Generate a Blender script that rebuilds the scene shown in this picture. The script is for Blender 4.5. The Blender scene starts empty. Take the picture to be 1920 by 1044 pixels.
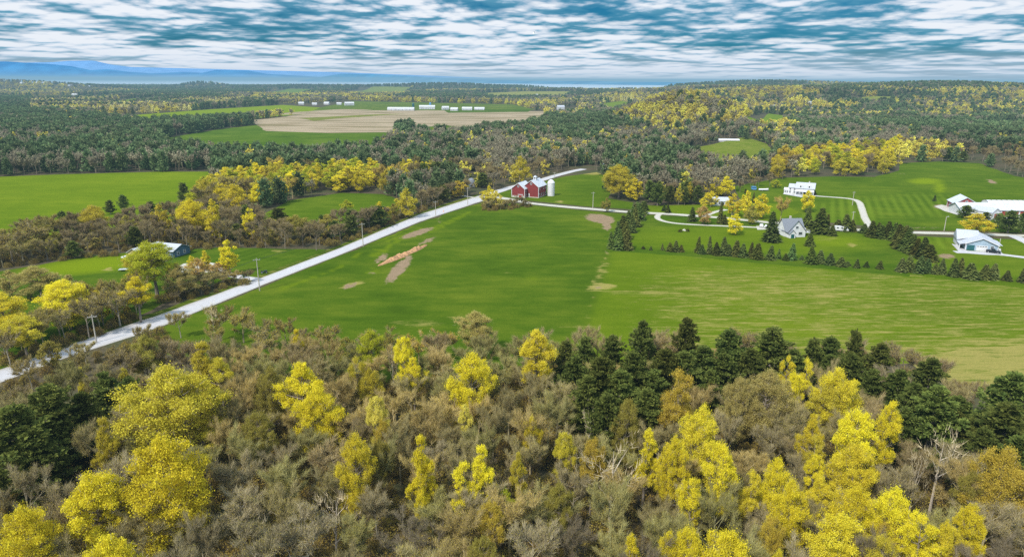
import bpy, math, random
import numpy as np
from mathutils import Vector, Matrix
from mathutils.geometry import delaunay_2d_cdt

SC = bpy.context.scene
COL = SC.collection
random.seed(7)
RNG = np.random.default_rng(11)

# ------------------------------------------------------------------ camera
CAM_H = 72.0
PITCH = math.radians(16.2)
ROLL = math.radians(0.2)
FPX = 1280.0                     # focal length in pixels of a 1920-wide frame (24 mm)
CAM_R = Matrix.Rotation(math.pi / 2 - PITCH, 3, 'X') @ Matrix.Rotation(ROLL, 3, 'Z')
RM = np.array(CAM_R)

cam_data = bpy.data.cameras.new('camera')
cam_data.lens = 24.0
cam_data.sensor_width = 36.0
cam_data.clip_start = 0.5
cam_data.clip_end = 200000.0
cam = bpy.data.objects.new('camera', cam_data)
COL.objects.link(cam)
cam.matrix_world = Matrix.Translation((0, 0, CAM_H)) @ CAM_R.to_4x4()
SC.camera = cam

def ray(px, py):
    d = RM @ np.array([(px - 960.0) / FPX, -(py - 522.0) / FPX, -1.0])
    return d

def P(px, py, z=0.0):
    """point of the level z seen in the photograph at px, py"""
    d = ray(px, py)
    t = (z - CAM_H) / d[2]
    return np.array([d[0] * t, d[1] * t, z])

def to_px(x, y, z):
    x = np.asarray(x, float); y = np.asarray(y, float); z = np.asarray(z, float) - CAM_H
    cx = RM[0, 0] * x + RM[1, 0] * y + RM[2, 0] * z
    cy = RM[0, 1] * x + RM[1, 1] * y + RM[2, 1] * z
    cz = RM[0, 2] * x + RM[1, 2] * y + RM[2, 2] * z
    cz = np.minimum(cz, -1e-3)
    return 960.0 - FPX * cx / cz, 522.0 + FPX * cy / cz

# ------------------------------------------------------------------ terrain
def far_pt(px, dist):
    """plan position at a distance along the bearing of a column of the photograph"""
    d = ray(px, 400.0)
    return d[0] / d[1] * dist, dist

HILLS = []
def hill(px, dist, h, sx, sy):
    x, y = far_pt(px, dist)
    HILLS.append((x, y, h, sx, sy))
hill(1292, 1050, 36, 68, 90)        # wooded yellow hill
hill(1225, 1110, 14, 60, 80)
hill(1420, 2050, 36, 260, 240)       # yellow ridge beyond
hill(1290, 2900, 32, 240, 300)
hill(1600, 2500, 34, 420, 350)
hill(1850, 2300, 34, 360, 350)
hill(1750, 4200, 44, 1500, 500)
hill(1380, 4600, 34, 420, 500)
hill(1900, 5200, 44, 900, 500)
hill(30, 4300, 50, 330, 420)
hill(240, 5000, 7, 380, 420)
hill(410, 5600, 38, 120, 200)
hill(600, 5400, 20, 420, 350)
hill(840, 5300, 36, 380, 300)
hill(970, 5900, 16, 280, 300)
hill(1130, 3600, 6, 260, 260)
HARR = np.array(HILLS)

def vnoise(x, y, seed=0):
    """smooth value noise, numpy"""
    xi = np.floor(x).astype(np.int64); yi = np.floor(y).astype(np.int64)
    fx = x - xi; fy = y - yi
    fx = fx * fx * (3 - 2 * fx); fy = fy * fy * (3 - 2 * fy)
    def h(a, b):
        n = (a * 374761393 + b * 668265263 + seed * 1442695041) & 0x7fffffff
        n = ((n ^ (n >> 13)) * 1274126177) & 0x7fffffff
        return ((n ^ (n >> 16)) & 0xffff) / 65535.0
    a = h(xi, yi); b = h(xi + 1, yi); c = h(xi, yi + 1); d = h(xi + 1, yi + 1)
    return (a * (1 - fx) + b * fx) * (1 - fy) + (c * (1 - fx) + d * fx) * fy

def fbm(x, y, seed=0, o=4):
    s = 0; a = .5; t = 0
    for i in range(o):
        s = s + a * vnoise(x * 2 ** i, y * 2 ** i, seed + i); t += a; a *= .5
    return s / t

def H(x, y):
    x = np.asarray(x, float); y = np.asarray(y, float)
    z = np.zeros(np.broadcast(x, y).shape)
    for hx, hy, hh, sx, sy in HILLS:
        g = np.exp(-((x - hx) / sx) ** 2 * .5 - ((y - hy) / sy) ** 2 * .5)
        z = z + hh * np.maximum(0, g - .04) / .96
    return z

def PT(px, py):
    """first point of the terrain seen at px, py"""
    d = ray(px, py)
    t = np.geomspace(60, 60000, 1500)
    x, y, z = d[0] * t, d[1] * t, CAM_H + d[2] * t
    below = z < H(x, y)
    if not below.any():
        x, y = far_pt(px, 6000.0)
        return np.array([x, y, float(H(x, y))])
    i = int(np.argmax(below))
    a, b = t[max(i - 1, 0)], t[i]
    for _ in range(30):
        m = (a + b) / 2
        if CAM_H + d[2] * m < H(d[0] * m, d[1] * m): b = m
        else: a = m
    return np.array([d[0] * b, d[1] * b, float(H(d[0] * b, d[1] * b))])

def in_poly(px, py, poly):
    px = np.asarray(px, float); py = np.asarray(py, float)
    r = np.zeros(px.shape, bool)
    n = len(poly)
    for i in range(n):
        x0, y0 = poly[i]; x1, y1 = poly[(i + 1) % n]
        if y0 == y1: continue
        c = ((y0 > py) != (y1 > py)) & (px < (x1 - x0) * (py - y0) / (y1 - y0) + x0)
        r ^= c
    return r

# ------------------------------------------------------------------ materials
def new_mat(name):
    m = bpy.data.materials.new(name); m.use_nodes = True
    nt = m.node_tree; nt.nodes.clear()
    out = nt.nodes.new('ShaderNodeOutputMaterial')
    return m, nt, out

def N(nt, kind, **kw):
    n = nt.nodes.new(kind)
    for k, v in kw.items():
        if k.startswith('i_'):
            k = k[2:]
            n.inputs[int(k) if k.isdigit() else k.replace('_', ' ')].default_value = v
        else: setattr(n, k, v)
    return n

def ramp(nt, fac, stops, interp='LINEAR'):
    r = nt.nodes.new('ShaderNodeValToRGB'); r.color_ramp.interpolation = interp
    e = r.color_ramp.elements
    while len(e) < len(stops): e.new(.5)
    for el, (p, c) in zip(e, stops):
        el.position = p; el.color = (*c, 1) if len(c) == 3 else c
    nt.links.new(fac, r.inputs[0])
    return r.outputs[0]

def mixc(nt, fac, a, b, mode='MIX'):
    m = nt.nodes.new('ShaderNodeMix'); m.data_type = 'RGBA'; m.blend_type = mode
    for v, i in ((fac, 0), (a, 6), (b, 7)):
        if hasattr(v, 'is_linked') or hasattr(v, 'links'): nt.links.new(v, m.inputs[i])
        elif isinstance(v, (int, float)): m.inputs[i].default_value = v
        else: m.inputs[i].default_value = (*v, 1)
    return m.outputs[2]

def mathn(nt, op, a, b=None, c=None, clamp=False):
    m = nt.nodes.new('ShaderNodeMath'); m.operation = op; m.use_clamp = clamp
    for i, v in enumerate((a, b, c)):
        if v is None: continue
        if isinstance(v, (int, float)): m.inputs[i].default_value = v
        else: nt.links.new(v, m.inputs[i])
    return m.outputs[0]

def noise(nt, vec, scale, detail=4, rough=.55, dist=0.0):
    n = nt.nodes.new('ShaderNodeTexNoise')
    n.inputs['Scale'].default_value = scale; n.inputs['Detail'].default_value = detail
    n.inputs['Roughness'].default_value = rough; n.inputs['Distortion'].default_value = dist
    if vec is not None: nt.links.new(vec, n.inputs['Vector'])
    return n.outputs[0]

def mapping(nt, vec, scale=(1, 1, 1), rot=(0, 0, 0)):
    m = nt.nodes.new('ShaderNodeMapping')
    m.inputs['Scale'].default_value = scale; m.inputs['Rotation'].default_value = rot
    nt.links.new(vec, m.inputs['Vector'])
    return m.outputs[0]

def leaf_mat(name, dark, light, translucent=.35, use_obj_color=True, hue=.03, val=.35):
    """matt leaf surface, lighter and darker leaves by noise, tinted per tree"""
    m, nt, out = new_mat(name)
    geo = N(nt, 'ShaderNodeNewGeometry'); oi = N(nt, 'ShaderNodeObjectInfo')
    tc = N(nt, 'ShaderNodeTexCoord')
    f = noise(nt, tc.outputs['Object'], .55, 3, .6)
    f = mathn(nt, 'ADD', mathn(nt, 'MULTIPLY', f, .9), mathn(nt, 'MULTIPLY', geo.outputs['Random Per Island'], .45))
    c = ramp(nt, f, [(.35, dark), (.95, light)])
    if use_obj_color: c = mixc(nt, 1.0, c, oi.outputs['Color'], 'MULTIPLY')
    hs = N(nt, 'ShaderNodeHueSaturation')
    nt.links.new(c, hs.inputs['Color'])
    nt.links.new(mathn(nt, 'MULTIPLY_ADD', oi.outputs['Random'], hue, .5 - hue / 2), hs.inputs['Hue'])
    nt.links.new(mathn(nt, 'MULTIPLY_ADD', oi.outputs['Random'], val, 1 - val / 2), hs.inputs['Value'])
    if not use_obj_color:          # stands of lighter and darker wood, doubling as painted cloud-shadow patches
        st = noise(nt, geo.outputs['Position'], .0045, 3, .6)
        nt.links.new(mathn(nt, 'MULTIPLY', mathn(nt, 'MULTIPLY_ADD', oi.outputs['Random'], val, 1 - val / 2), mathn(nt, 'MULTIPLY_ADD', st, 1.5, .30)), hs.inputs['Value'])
    d = N(nt, 'ShaderNodeBsdfDiffuse'); t = N(nt, 'ShaderNodeBsdfTranslucent')
    nt.links.new(hs.outputs[0], d.inputs[0]); nt.links.new(hs.outputs[0], t.inputs[0])
    mx = N(nt, 'ShaderNodeMixShader'); mx.inputs[0].default_value = translucent
    nt.links.new(d.outputs[0], mx.inputs[1]); nt.links.new(t.outputs[0], mx.inputs[2])
    nt.links.new(mx.outputs[0], out.inputs[0])
    return m

def plain_mat(name, c, rough=.75, var=.12, scale=1.5, obj_color=False, metallic=0.0, grime=None):
    m, nt, out = new_mat(name)
    tc = N(nt, 'ShaderNodeTexCoord')
    f = noise(nt, tc.outputs['Object'], scale, 5, .6)
    col = ramp(nt, f, [(.3, tuple(x * (1 - var) for x in c)), (.7, tuple(min(1, x * (1 + var)) for x in c))])
    if grime:
        g = noise(nt, mapping(nt, tc.outputs['Object'], (1.2, 1.2, .25)), 1.1, 4, .65)
        col = mixc(nt, ramp(nt, g, [(.5, (0, 0, 0)), (.75, (.55, .55, .55))]), col, grime)
    if obj_color:
        oi = N(nt, 'ShaderNodeObjectInfo')
        col = mixc(nt, 1.0, col, oi.outputs['Color'], 'MULTIPLY')
    b = N(nt, 'ShaderNodeBsdfPrincipled')
    b.inputs['Roughness'].default_value = rough; b.inputs['Metallic'].default_value = metallic
    nt.links.new(col, b.inputs['Base Color']); nt.links.new(b.outputs[0], out.inputs[0])
    return m

def board_mat(name, c, pitch=.25, axis='z', dark=.55, grime=(.1, .08, .06)):
    """painted boards: dark joints every PITCH metres"""
    m, nt, out = new_mat(name)
    tc = N(nt, 'ShaderNodeTexCoord')
    sx = N(nt, 'ShaderNodeSeparateXYZ'); nt.links.new(tc.outputs['Object'], sx.inputs[0])
    v = sx.outputs['Z'] if axis == 'z' else mathn(nt, 'ADD', sx.outputs['X'], sx.outputs['Y'])
    fr = mathn(nt, 'FRACT', mathn(nt, 'DIVIDE', v, pitch))
    joint = mathn(nt, 'LESS_THAN', fr, .14)
    f = noise(nt, mapping(nt, tc.outputs['Object'], (.6, .6, .6)), 1.3, 5, .65)
    col = ramp(nt, f, [(.3, tuple(x * .82 for x in c)), (.72, tuple(min(1, x * 1.15) for x in c))])
    col = mixc(nt, mathn(nt, 'MULTIPLY', joint, 1 - dark), col, (0.02, .02, .02))
    b = N(nt, 'ShaderNodeBsdfPrincipled'); b.inputs['Roughness'].default_value = .8
    nt.links.new(col, b.inputs['Base Color']); nt.links.new(b.outputs[0], out.inputs[0])
    return m

M = {}
M['yellow_leaf'] = leaf_mat('yellow_buds', (.53, .45, .02), (.98, .86, .055), .35, True, .012, .25)
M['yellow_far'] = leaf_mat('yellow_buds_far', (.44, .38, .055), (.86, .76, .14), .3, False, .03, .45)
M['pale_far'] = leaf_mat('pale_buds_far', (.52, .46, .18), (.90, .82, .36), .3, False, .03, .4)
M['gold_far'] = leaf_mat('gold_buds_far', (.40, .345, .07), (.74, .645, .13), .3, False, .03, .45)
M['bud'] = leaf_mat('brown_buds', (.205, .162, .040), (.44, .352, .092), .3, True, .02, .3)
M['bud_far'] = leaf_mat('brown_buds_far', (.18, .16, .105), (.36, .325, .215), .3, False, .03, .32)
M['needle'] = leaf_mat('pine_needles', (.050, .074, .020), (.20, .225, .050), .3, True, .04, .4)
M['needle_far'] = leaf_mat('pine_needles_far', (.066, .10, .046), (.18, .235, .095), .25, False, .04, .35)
M['bark'] = plain_mat('bark', (.24, .21, .175), .9, .4, 3, True)
M['twig_plain'] = plain_mat('grey_twigs', (.26, .22, .15), .9, .3, .6)
M['twig'] = plain_mat('twigs', (.29, .245, .16), .9, .3, .6, True)

# ------------------------------------------------------------------ mesh helpers
class MB:
    """collects polygons; build() links them as ONE mesh object"""
    def __init__(s): s.v = []; s.f = []; s.m = []; s.n = 0
    def add(s, verts, faces, mi=0):
        o = s.n; verts = [tuple(map(float, v)) for v in verts]
        s.v += verts; s.n += len(verts)
        s.f += [tuple(i + o for i in f) for f in faces]; s.m += [mi] * len(faces)
    def tris(s, arr, mi=0):
        """arr (n,3,3)"""
        n = len(arr)
        if not n: return
        o = s.n; s.v += list(map(tuple, arr.reshape(-1, 3))); s.n += n * 3
        s.f += [(o + 3 * i, o + 3 * i + 1, o + 3 * i + 2) for i in range(n)]; s.m += [mi] * n
    def tube(s, pts, rad, n=4, mi=0, cap=False):
        pts = [np.asarray(p, float) for p in pts]; V = []; F = []
        for i, p in enumerate(pts):
            d = pts[min(i + 1, len(pts) - 1)] - pts[max(i - 1, 0)]
            d = d / (np.linalg.norm(d) + 1e-9)
            a = np.cross(d, (0, 0, 1) if abs(d[2]) < .9 else (1, 0, 0)); a /= np.linalg.norm(a); b = np.cross(d, a)
            for k in range(n):
                t = 2 * math.pi * k / n
                V.append(p + rad[i] * (math.cos(t) * a + math.sin(t) * b))
        for i in range(len(pts) - 1):
            for k in range(n):
                F.append((i * n + k, i * n + (k + 1) % n, (i + 1) * n + (k + 1) % n, (i + 1) * n + k))
        if cap:
            F.append(tuple(range(n))); F.append(tuple((len(pts) - 1) * n + k for k in range(n))[::-1])
        s.add(V, F, mi)
    def box(s, x0, x1, y0, y1, z0, z1, mi=0):
        s.add([(x0, y0, z0), (x1, y0, z0), (x1, y1, z0), (x0, y1, z0), (x0, y0, z1), (x1, y0, z1), (x1, y1, z1), (x0, y1, z1)],
              [(3, 2, 1, 0), (4, 5, 6, 7), (0, 1, 5, 4), (1, 2, 6, 5), (2, 3, 7, 6), (3, 0, 4, 7)], mi)
    def lathe(s, prof, n=16, c=(0, 0), mi=0):
        V = []; F = []
        for r, z in prof:
            for k in range(n):
                t = 2 * math.pi * k / n; V.append((c[0] + r * math.cos(t), c[1] + r * math.sin(t), z))
        for i in range(len(prof) - 1):
            for k in range(n):
                F.append((i * n + k, i * n + (k + 1) % n, (i + 1) * n + (k + 1) % n, (i + 1) * n + k))
        F.append(tuple(range(n))[::-1]); F.append(tuple((len(prof) - 1) * n + k for k in range(n)))
        s.add(V, F, mi)
    def mesh(s, name, mats):
        me = bpy.data.meshes.new(name)
        me.from_pydata(s.v, [], s.f)
        for m in (mats if isinstance(mats, (list, tuple)) else [mats]): me.materials.append(m)
        me.polygons.foreach_set('material_index', s.m)
        me.update()
        return me
    def build(s, name, mats, parent=None, **kw):
        o = bpy.data.objects.new(name, s.mesh(name, mats)); COL.objects.link(o)
        if parent: o.parent = parent
        for k, v in kw.items(): o[k] = v
        return o

def tag(o, label, cat, group=None, kind=None):
    if label: o['label'] = label
    if cat: o['category'] = cat
    if group: o['group'] = group
    if kind: o['kind'] = kind
    return o

def thing(name, label, cat, loc=(0, 0, 0), rotz=0.0, group=None):
    o = bpy.data.objects.new(name, None); COL.objects.link(o)
    o.location = loc; o.rotation_euler = (0, 0, rotz); o.empty_display_size = .5
    return tag(o, label, cat, group)

# ------------------------------------------------------------------ tree generators (metres, base at origin)
def rand_tris(rng, centres, size, flat=.0, stretch=1.0):
    """one random triangle at every centre"""
    n = len(centres)
    a = rng.normal(size=(n, 3)); a /= np.linalg.norm(a, axis=1, keepdims=True)
    b = rng.normal(size=(n, 3)); b[:, 2] *= (1 - flat); a[:, 2] *= (1 - flat)
    b -= a * np.sum(a * b, axis=1, keepdims=True) / np.sum(a * a, axis=1, keepdims=True)
    b /= np.linalg.norm(b, axis=1, keepdims=True)
    s = (size * rng.uniform(.6, 1.35, n))[:, None]
    p0 = centres - a * s * .6 * stretch; p1 = centres + a * s * .5 * stretch + b * s * .55; p2 = centres + a * s * .35 - b * s * .5
    return np.stack([p0, p1, p2], 1)

ENV = {
    'dome': lambda t: np.sqrt(np.maximum(0, 1 - ((t - .38) / np.where(t > .38, .63, .50)) ** 2)),
    'oval': lambda t: np.sqrt(np.maximum(0, 1 - ((t - .42) / np.where(t > .42, .60, .48)) ** 2)) ** 1.25,
    'pyramid': lambda t: np.clip((1.04 - t), 0, 1) ** .85 * np.minimum(1, .35 + t / .22),
    'round': lambda t: np.sqrt(np.maximum(0, 1 - ((t - .48) / .53) ** 2)),
}

def leafy(seed, h, w, shape, base=.25, lobes=20, sprays=15, per=42, leaf=.24, twigs=700, tw=.03):
    """a tree in young leaf: lobes of leaf sprays carried on limbs, bare twigs below: (trunk MB, crown MB)"""
    rng = np.random.default_rng(seed); tr = MB(); cr = MB(); fine = per > 30
    r0 = .02 * h; lean = rng.normal(size=2) * .03 * h
    def on_trunk(z):
        t = min(1, z / (h * .88)); return np.array([lean[0] * t * t, lean[1] * t * t, z])
    tr.tube([on_trunk(t * h * .88) for t in (0, .2, .45, .7, 1)], [r0 * 1.3, r0, r0 * .75, r0 * .45, r0 * .1], 6 if fine else 4)
    ph = rng.uniform(0, 6.28, 3); L = []; tries = 0
    while len(L) < lobes and tries < 4000:
        tries += 1
        t = rng.uniform(.06, .93); a = rng.uniform(0, 6.283)
        rr = float(ENV[shape](np.array(t))) * (1 + .22 * math.sin(2 * a + ph[0] + 2 * t) + .12 * math.sin(5 * a + ph[1]))
        f = rng.uniform(.25, 1) ** .5 if t < .85 else rng.uniform(0, 1)
        r = w * rng.uniform(.105, .175) * (1.1 - .35 * t)
        c = np.array([math.cos(a) * max(0, rr * w / 2 * f - r * .5) + lean[0], math.sin(a) * max(0, rr * w / 2 * f - r * .5) + lean[1], h * (base + (1 - base) * t) - r * .7])
        if any(np.linalg.norm(c - q) < .56 * (r + s) for q, s in L): continue
        L.append((c, r))
    L.append((np.array([lean[0], lean[1], h * .93]), w * .10))
    cen = []
    for c, r in L:
        z0 = max(h * base * .5, min(c[2] - rng.uniform(.3, .6) * math.hypot(c[0], c[1]) - .05 * h, h * .8)); p0 = on_trunk(z0)
        m = p0 * .45 + c * .55; m[2] -= .03 * h; m += rng.normal(size=3) * .015 * h
        tr.tube([p0, m, c], [r0 * .38, r0 * .24, r0 * .08], 4 if fine else 3)
        ns = max(3, int(sprays * (r / (w * .13)) ** 1.3))
        for k in range(ns):
            d = rng.normal(size=3); d /= np.linalg.norm(d); d[2] = d[2] * .75 + .25
            e = c + d * r * rng.uniform(.55, 1.05)
            if fine: tr.tube([c, e], [r0 * .07, r0 * .02], 3)
            n = int(per * rng.uniform(.5, 1.5)); cen.append(e + rng.normal(size=(n, 3)) * np.array([1, 1, .7]) * w * .031 * rng.uniform(.7, 1.4))
    cen = np.concatenate(cen)
    cr.tris(rand_tris(rng, cen, leaf), 0)
    if twigs:
        q = np.array([c for c, r in L]); i = rng.integers(0, len(q), twigs); s = q[i] + rng.normal(size=(twigs, 3)) * w * .07; s[:, 2] -= w * .05
        d = rng.normal(size=(twigs, 3)) * .6 + np.array([0, 0, .6]); d[:, :2] += s[:, :2] / w; d /= np.linalg.norm(d, axis=1, keepdims=True)
        b = np.cross(d, rng.normal(size=(twigs, 3))); b /= np.linalg.norm(b, axis=1, keepdims=True)
        cr.tris(np.stack([s - b * tw, s + b * tw, s + d * (.11 * w * rng.uniform(.5, 1.3, (twigs, 1)))], 1), 1)
    return tr, cr

def bare(seed, h, w, twigs=7400, tw=.027, tl=1.15, buds=3800, bud=.105, limbs=9, sub=6, snag=False):
    """a tree not yet in leaf: trunk and limbs, and a fine crown of twigs and buds"""
    rng = np.random.default_rng(seed); tr = MB(); cr = MB()
    r0 = .017 * h; lean = rng.normal(size=2) * .04 * h
    fork = rng.uniform(.25, .45)
    def on_trunk(t): return np.array([lean[0] * t * t, lean[1] * t * t, t * h * .9])
    tr.tube([on_trunk(t) for t in (0, .25, .5, .75, 1)], [r0 * 1.3, r0, r0 * .75, r0 * .4, r0 * .1], 5 if twigs > 1000 else 4)
    tips = []; tdir = []
    for i in range(limbs):
        t0 = fork + (1 - fork) * (i / limbs) * .85; a = i * 2.4 + rng.normal() * .5
        p0 = on_trunk(t0); ln = (w / 2) * rng.uniform(.75, 1.15) * (1.1 - .45 * t0)
        up = rng.uniform(.9, 2.0)
        dirv = np.array([math.cos(a), math.sin(a), up]); dirv /= np.linalg.norm(dirv)
        p2 = p0 + dirv * ln * 1.55; p2[2] = min(p2[2], h * rng.uniform(.8, 1.0))
        m = (p0 + p2) / 2 + rng.normal(size=3) * .03 * h; m[2] -= .02 * h
        lr = r0 * (.55 - .3 * t0)
        tr.tube([p0, m, p2], [lr, lr * .65, lr * .2], 4 if twigs > 1000 else 3)
        for j in range(sub):
            t = rng.uniform(.3, 1); q0 = p0 * (1 - t) ** 2 + 2 * m * t * (1 - t) + p2 * t * t
            d = dirv * .8 + rng.normal(size=3) * .6; d[2] = abs(d[2]) * .9 + .35; d /= np.linalg.norm(d)
            q1 = q0 + d * (.18 * h) * rng.uniform(.6, 1.2)
            if twigs > 500: tr.tube([q0, (q0 + q1) / 2 + rng.normal(size=3) * .015 * h, q1], [lr * .3, lr * .2, lr * .08], 3)
            for s in (.35, .6, .8, 1.0): tips.append(q0 * (1 - s) + q1 * s); tdir.append(d)
    tips = np.array(tips); tdir = np.array(tdir)
    if twigs:
        i = rng.integers(0, len(tips), twigs)
        s = tips[i] + rng.normal(size=(twigs, 3)) * .015 * h
        d = tdir[i] * .8 + rng.normal(size=(twigs, 3)) * .5; d[:, 2] += .45
        d /= np.linalg.norm(d, axis=1, keepdims=True)
        l = (tl * rng.uniform(.5, 1.4, twigs))[:, None]
        b = np.cross(d, rng.normal(size=(twigs, 3))); b /= np.linalg.norm(b, axis=1, keepdims=True)
        e = s + d * l
        cr.tris(np.stack([s - b * tw, s + b * tw, e], 1), 0)
        if buds:
            j = rng.integers(0, twigs, buds); c = s[j] + (e[j] - s[j]) * rng.uniform(.4, 1.1, (buds, 1)) + rng.normal(size=(buds, 3)) * .12
            cr.tris(rand_tris(rng, c, bud), 1)
    return tr, cr

def pine(seed, h, w, whorls=15, per=6, tufts=8, nee=9, size=.55, base=.16, tube_n=4):
    """white pine: tiers of uneven level boughs carrying upswept needle tufts"""
    rng = np.random.default_rng(seed); tr = MB(); cr = MB(); r0 = .02 * h
    tr.tube([(0, 0, 0), (0, 0, h * .5), (0, 0, h * .97)], [r0, r0 * .6, r0 * .08], 5)
    T = []; D = []
    for i in range(whorls):
        t = (i + rng.uniform(-.3, .3)) / whorls; t = max(0, t)
        z = h * (base + (.97 - base) * t)
        prof = (1 - t ** 1.5) ** .9 * (.55 + .45 * min(1, t / .25 + .35)) * (.8 + .2 * math.sin(i * 2.1 + seed)) + .05
        for j in range(per):
            if rng.uniform() < .12: continue
            a = 6.283 * j / per + i * 1.1 + rng.normal() * .25
            ln = w / 2 * prof * rng.uniform(.45, 1.3)
            rise = .28 * ln * (rng.uniform(-.3, .8) + .8 * t)
            p0 = np.array([0, 0, z]); p1 = np.array([math.cos(a) * ln, math.sin(a) * ln, z + rise])
            m = (p0 + p1) / 2; m[2] -= .05 * ln
            if nee > 4: tr.tube([p0, m, p1], [r0 * .2, r0 * .13, r0 * .04], 3)
            for k in range(tufts):
                s = .25 + .75 * (k + rng.uniform(0, 1)) / tufts
                q = p0 * (1 - s) ** 2 + 2 * m * s * (1 - s) + p1 * s * s
                q = q + np.array([-math.sin(a), math.cos(a), 0]) * rng.normal() * .16 * ln * s ** .5
                T.append(q); D.append((math.cos(a) * .6, math.sin(a) * .6, .7))
    T.append(np.array([0, 0, h * .96])); D.append((0, 0, 1))
    T = np.repeat(np.array(T), nee, 0); D = np.repeat(np.array(D), nee, 0)
    n = len(T); d = D + rng.normal(size=(n, 3)) * .55; d /= np.linalg.norm(d, axis=1, keepdims=True)
    b = np.cross(d, rng.normal(size=(n, 3))); b /= np.linalg.norm(b, axis=1, keepdims=True)
    s = (size * rng.uniform(.6, 1.3, n))[:, None]; T = T + rng.normal(size=(n, 3)) * size * .25
    cr.tris(np.stack([T - d * s * .2 , T + d * s + b * s * .26, T + d * s * .7 - b * s * .3], 1))
    return tr, cr

def spruce(seed, h, w, whorls=15, per=9, sprays=5, size=1.0):
    """close conical spruce with drooping boughs down to the ground"""
    rng = np.random.default_rng(seed); tr = MB(); cr = MB(); r0 = .018 * h
    tr.tube([(0, 0, 0), (0, 0, h * .96)], [r0, r0 * .1], 5)
    T = []
    for i in range(whorls):
        t = (i + rng.uniform(-.25, .25)) / whorls; t = min(max(t, 0), .98); z = h * (.05 + .93 * t)
        for j in range(per):
            a = 6.283 * j / per + i * .7 + rng.normal() * .2
            ln = w / 2 * (1 - t) ** .9 * rng.uniform(.75, 1.2) + .02 * w
            for k in range(sprays):
                s0 = .15 + .8 * k / sprays
                q = np.array([math.cos(a), math.sin(a), 0]) * ln * s0; q[2] = z - .22 * ln * s0 + rng.normal() * .02 * h
                e = np.array([math.cos(a), math.sin(a), -.25 + rng.normal() * .15]) * (w * .17 * size) * (1.1 - .6 * t)
                side = np.array([-math.sin(a), math.cos(a), rng.normal() * .25]) * (w * .10 * size) * (1.15 - .7 * t)
                T.append((q - side * rng.uniform(.5, 1.1), q + side * rng.uniform(.5, 1.1), q + e))
    top = np.array([0, 0, h])
    for k in range(5):
        a = 1.256 * k; T.append((top, top + (math.cos(a) * w * .04, math.sin(a) * w * .04, -.09 * h), top + (math.cos(a + 1) * w * .04, math.sin(a + 1) * w * .04, -.10 * h)))
    cr.tris(np.array(T))
    return tr, cr

def shrub(seed, h, w, n=500, leaf=.2, twigs=160):
    rng = np.random.default_rng(seed); tr = MB(); cr = MB()
    for i in range(9):
        a = rng.uniform(0, 6.283); e = np.array([math.cos(a) * w * .3, math.sin(a) * w * .3, h * rng.uniform(.6, .95)])
        tr.tube([(0, 0, 0), e * .5 + (0, 0, .1 * h), e], [.04, .03, .01], 3)
    c = rng.normal(size=(n, 3)); c /= np.linalg.norm(c, axis=1, keepdims=True); c *= rng.uniform(.4, 1, (n, 1)) ** .5
    c[:, 2] = np.abs(c[:, 2]); c = c * np.array([w / 2, w / 2, h]) * (1 + .15 * np.sin(c[:, :1] * 3 + seed))
    cr.tris(rand_tris(rng, c, leaf), 1)
    s = c[rng.integers(0, n, twigs)] * .55; e = s * 1.9; b = rng.normal(size=(twigs, 3)) * .025
    cr.tris(np.stack([s - b, s + b, e], 1), 0)
    return tr, cr

PROTO = {}          # key -> dict(trunk mesh, crown mesh, one mesh, h, w)
def reg(key, gen, h, w, trunk_mats, crown_mats):
    tr, cr = gen
    d = {'h': h, 'w': w}
    d['trunk'] = tr.mesh(key + '_trunk', trunk_mats); d['crown'] = cr.mesh(key + '_crown', crown_mats)
    one = MB(); one.v = tr.v + cr.v; one.n = tr.n + cr.n; one.f = tr.f + [tuple(i + tr.n for i in f) for f in cr.f]
    one.m = [0] * len(tr.f) + [1 + m for m in cr.m]
    d['one'] = one.mesh(key, [M['bark']] + (crown_mats if isinstance(crown_mats, list) else [crown_mats]))
    PROTO[key] = d

BUDM = [M['twig'], M['bud']]
SH = ['dome', 'oval', 'pyramid', 'round']
YM = [M['yellow_leaf'], M['twig_plain']]
for i, s in enumerate(['dome', 'dome', 'dome', 'oval', 'oval', 'oval', 'pyramid', 'pyramid', 'round', 'round']):
    wd = {'dome': 13, 'oval': 9, 'pyramid': 8, 'round': 11}[s]
    reg(f'leafy_near_{s}_{i}', leafy(20 + i, 17, wd, s, {'dome': .30, 'pyramid': .36}.get(s, .42), {'dome': 38, 'round': 30}.get(s, 22), 17, 88, .175 if wd > 10 else .155), 17, wd, M['bark'], YM)
for i, s in enumerate(['dome', 'oval', 'pyramid', 'round', 'dome', 'oval', 'round']):
    wd = {'dome': 11, 'oval': 8.5, 'pyramid': 7.5, 'round': 10}[s]
    reg(f'leafy_mid_{s}_{i}', leafy(50 + i, 14, wd, s, .14, 28, 12, 22, .36, 260, .06), 14, wd, M['bark'], YM)
for i in range(8):
    reg(f'bare_near_{i}', bare(80 + i, 13, 8.5 + i % 3), 13, 8.5 + i % 3, M['bark'], BUDM)
for i in range(4):
    reg(f'bare_mid_{i}', bare(100 + i, 12, 8.5, 2400, .05, 1.4, 2600, .24, 8, 4), 12, 8.5, M['bark'], BUDM)
for i in range(5):
    reg(f'pine_near_{i}', pine(120 + i, 17, 9 + i % 2, 15, 7, 11, 16, .50), 17, 9 + i % 2, M['bark'], M['needle'])
for i in range(3):
    reg(f'pine_mid_{i}', pine(130 + i, 15, 8.5, 12, 5, 4, 6, 1.15), 15, 8.5, M['bark'], M['needle'])
for i in range(5):
    reg(f'spruce_{i}', spruce(140 + i, 8, 4.6, 17, 11, 5, 1.35), 8, 4.6, M['bark'], M['needle'])
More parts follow.
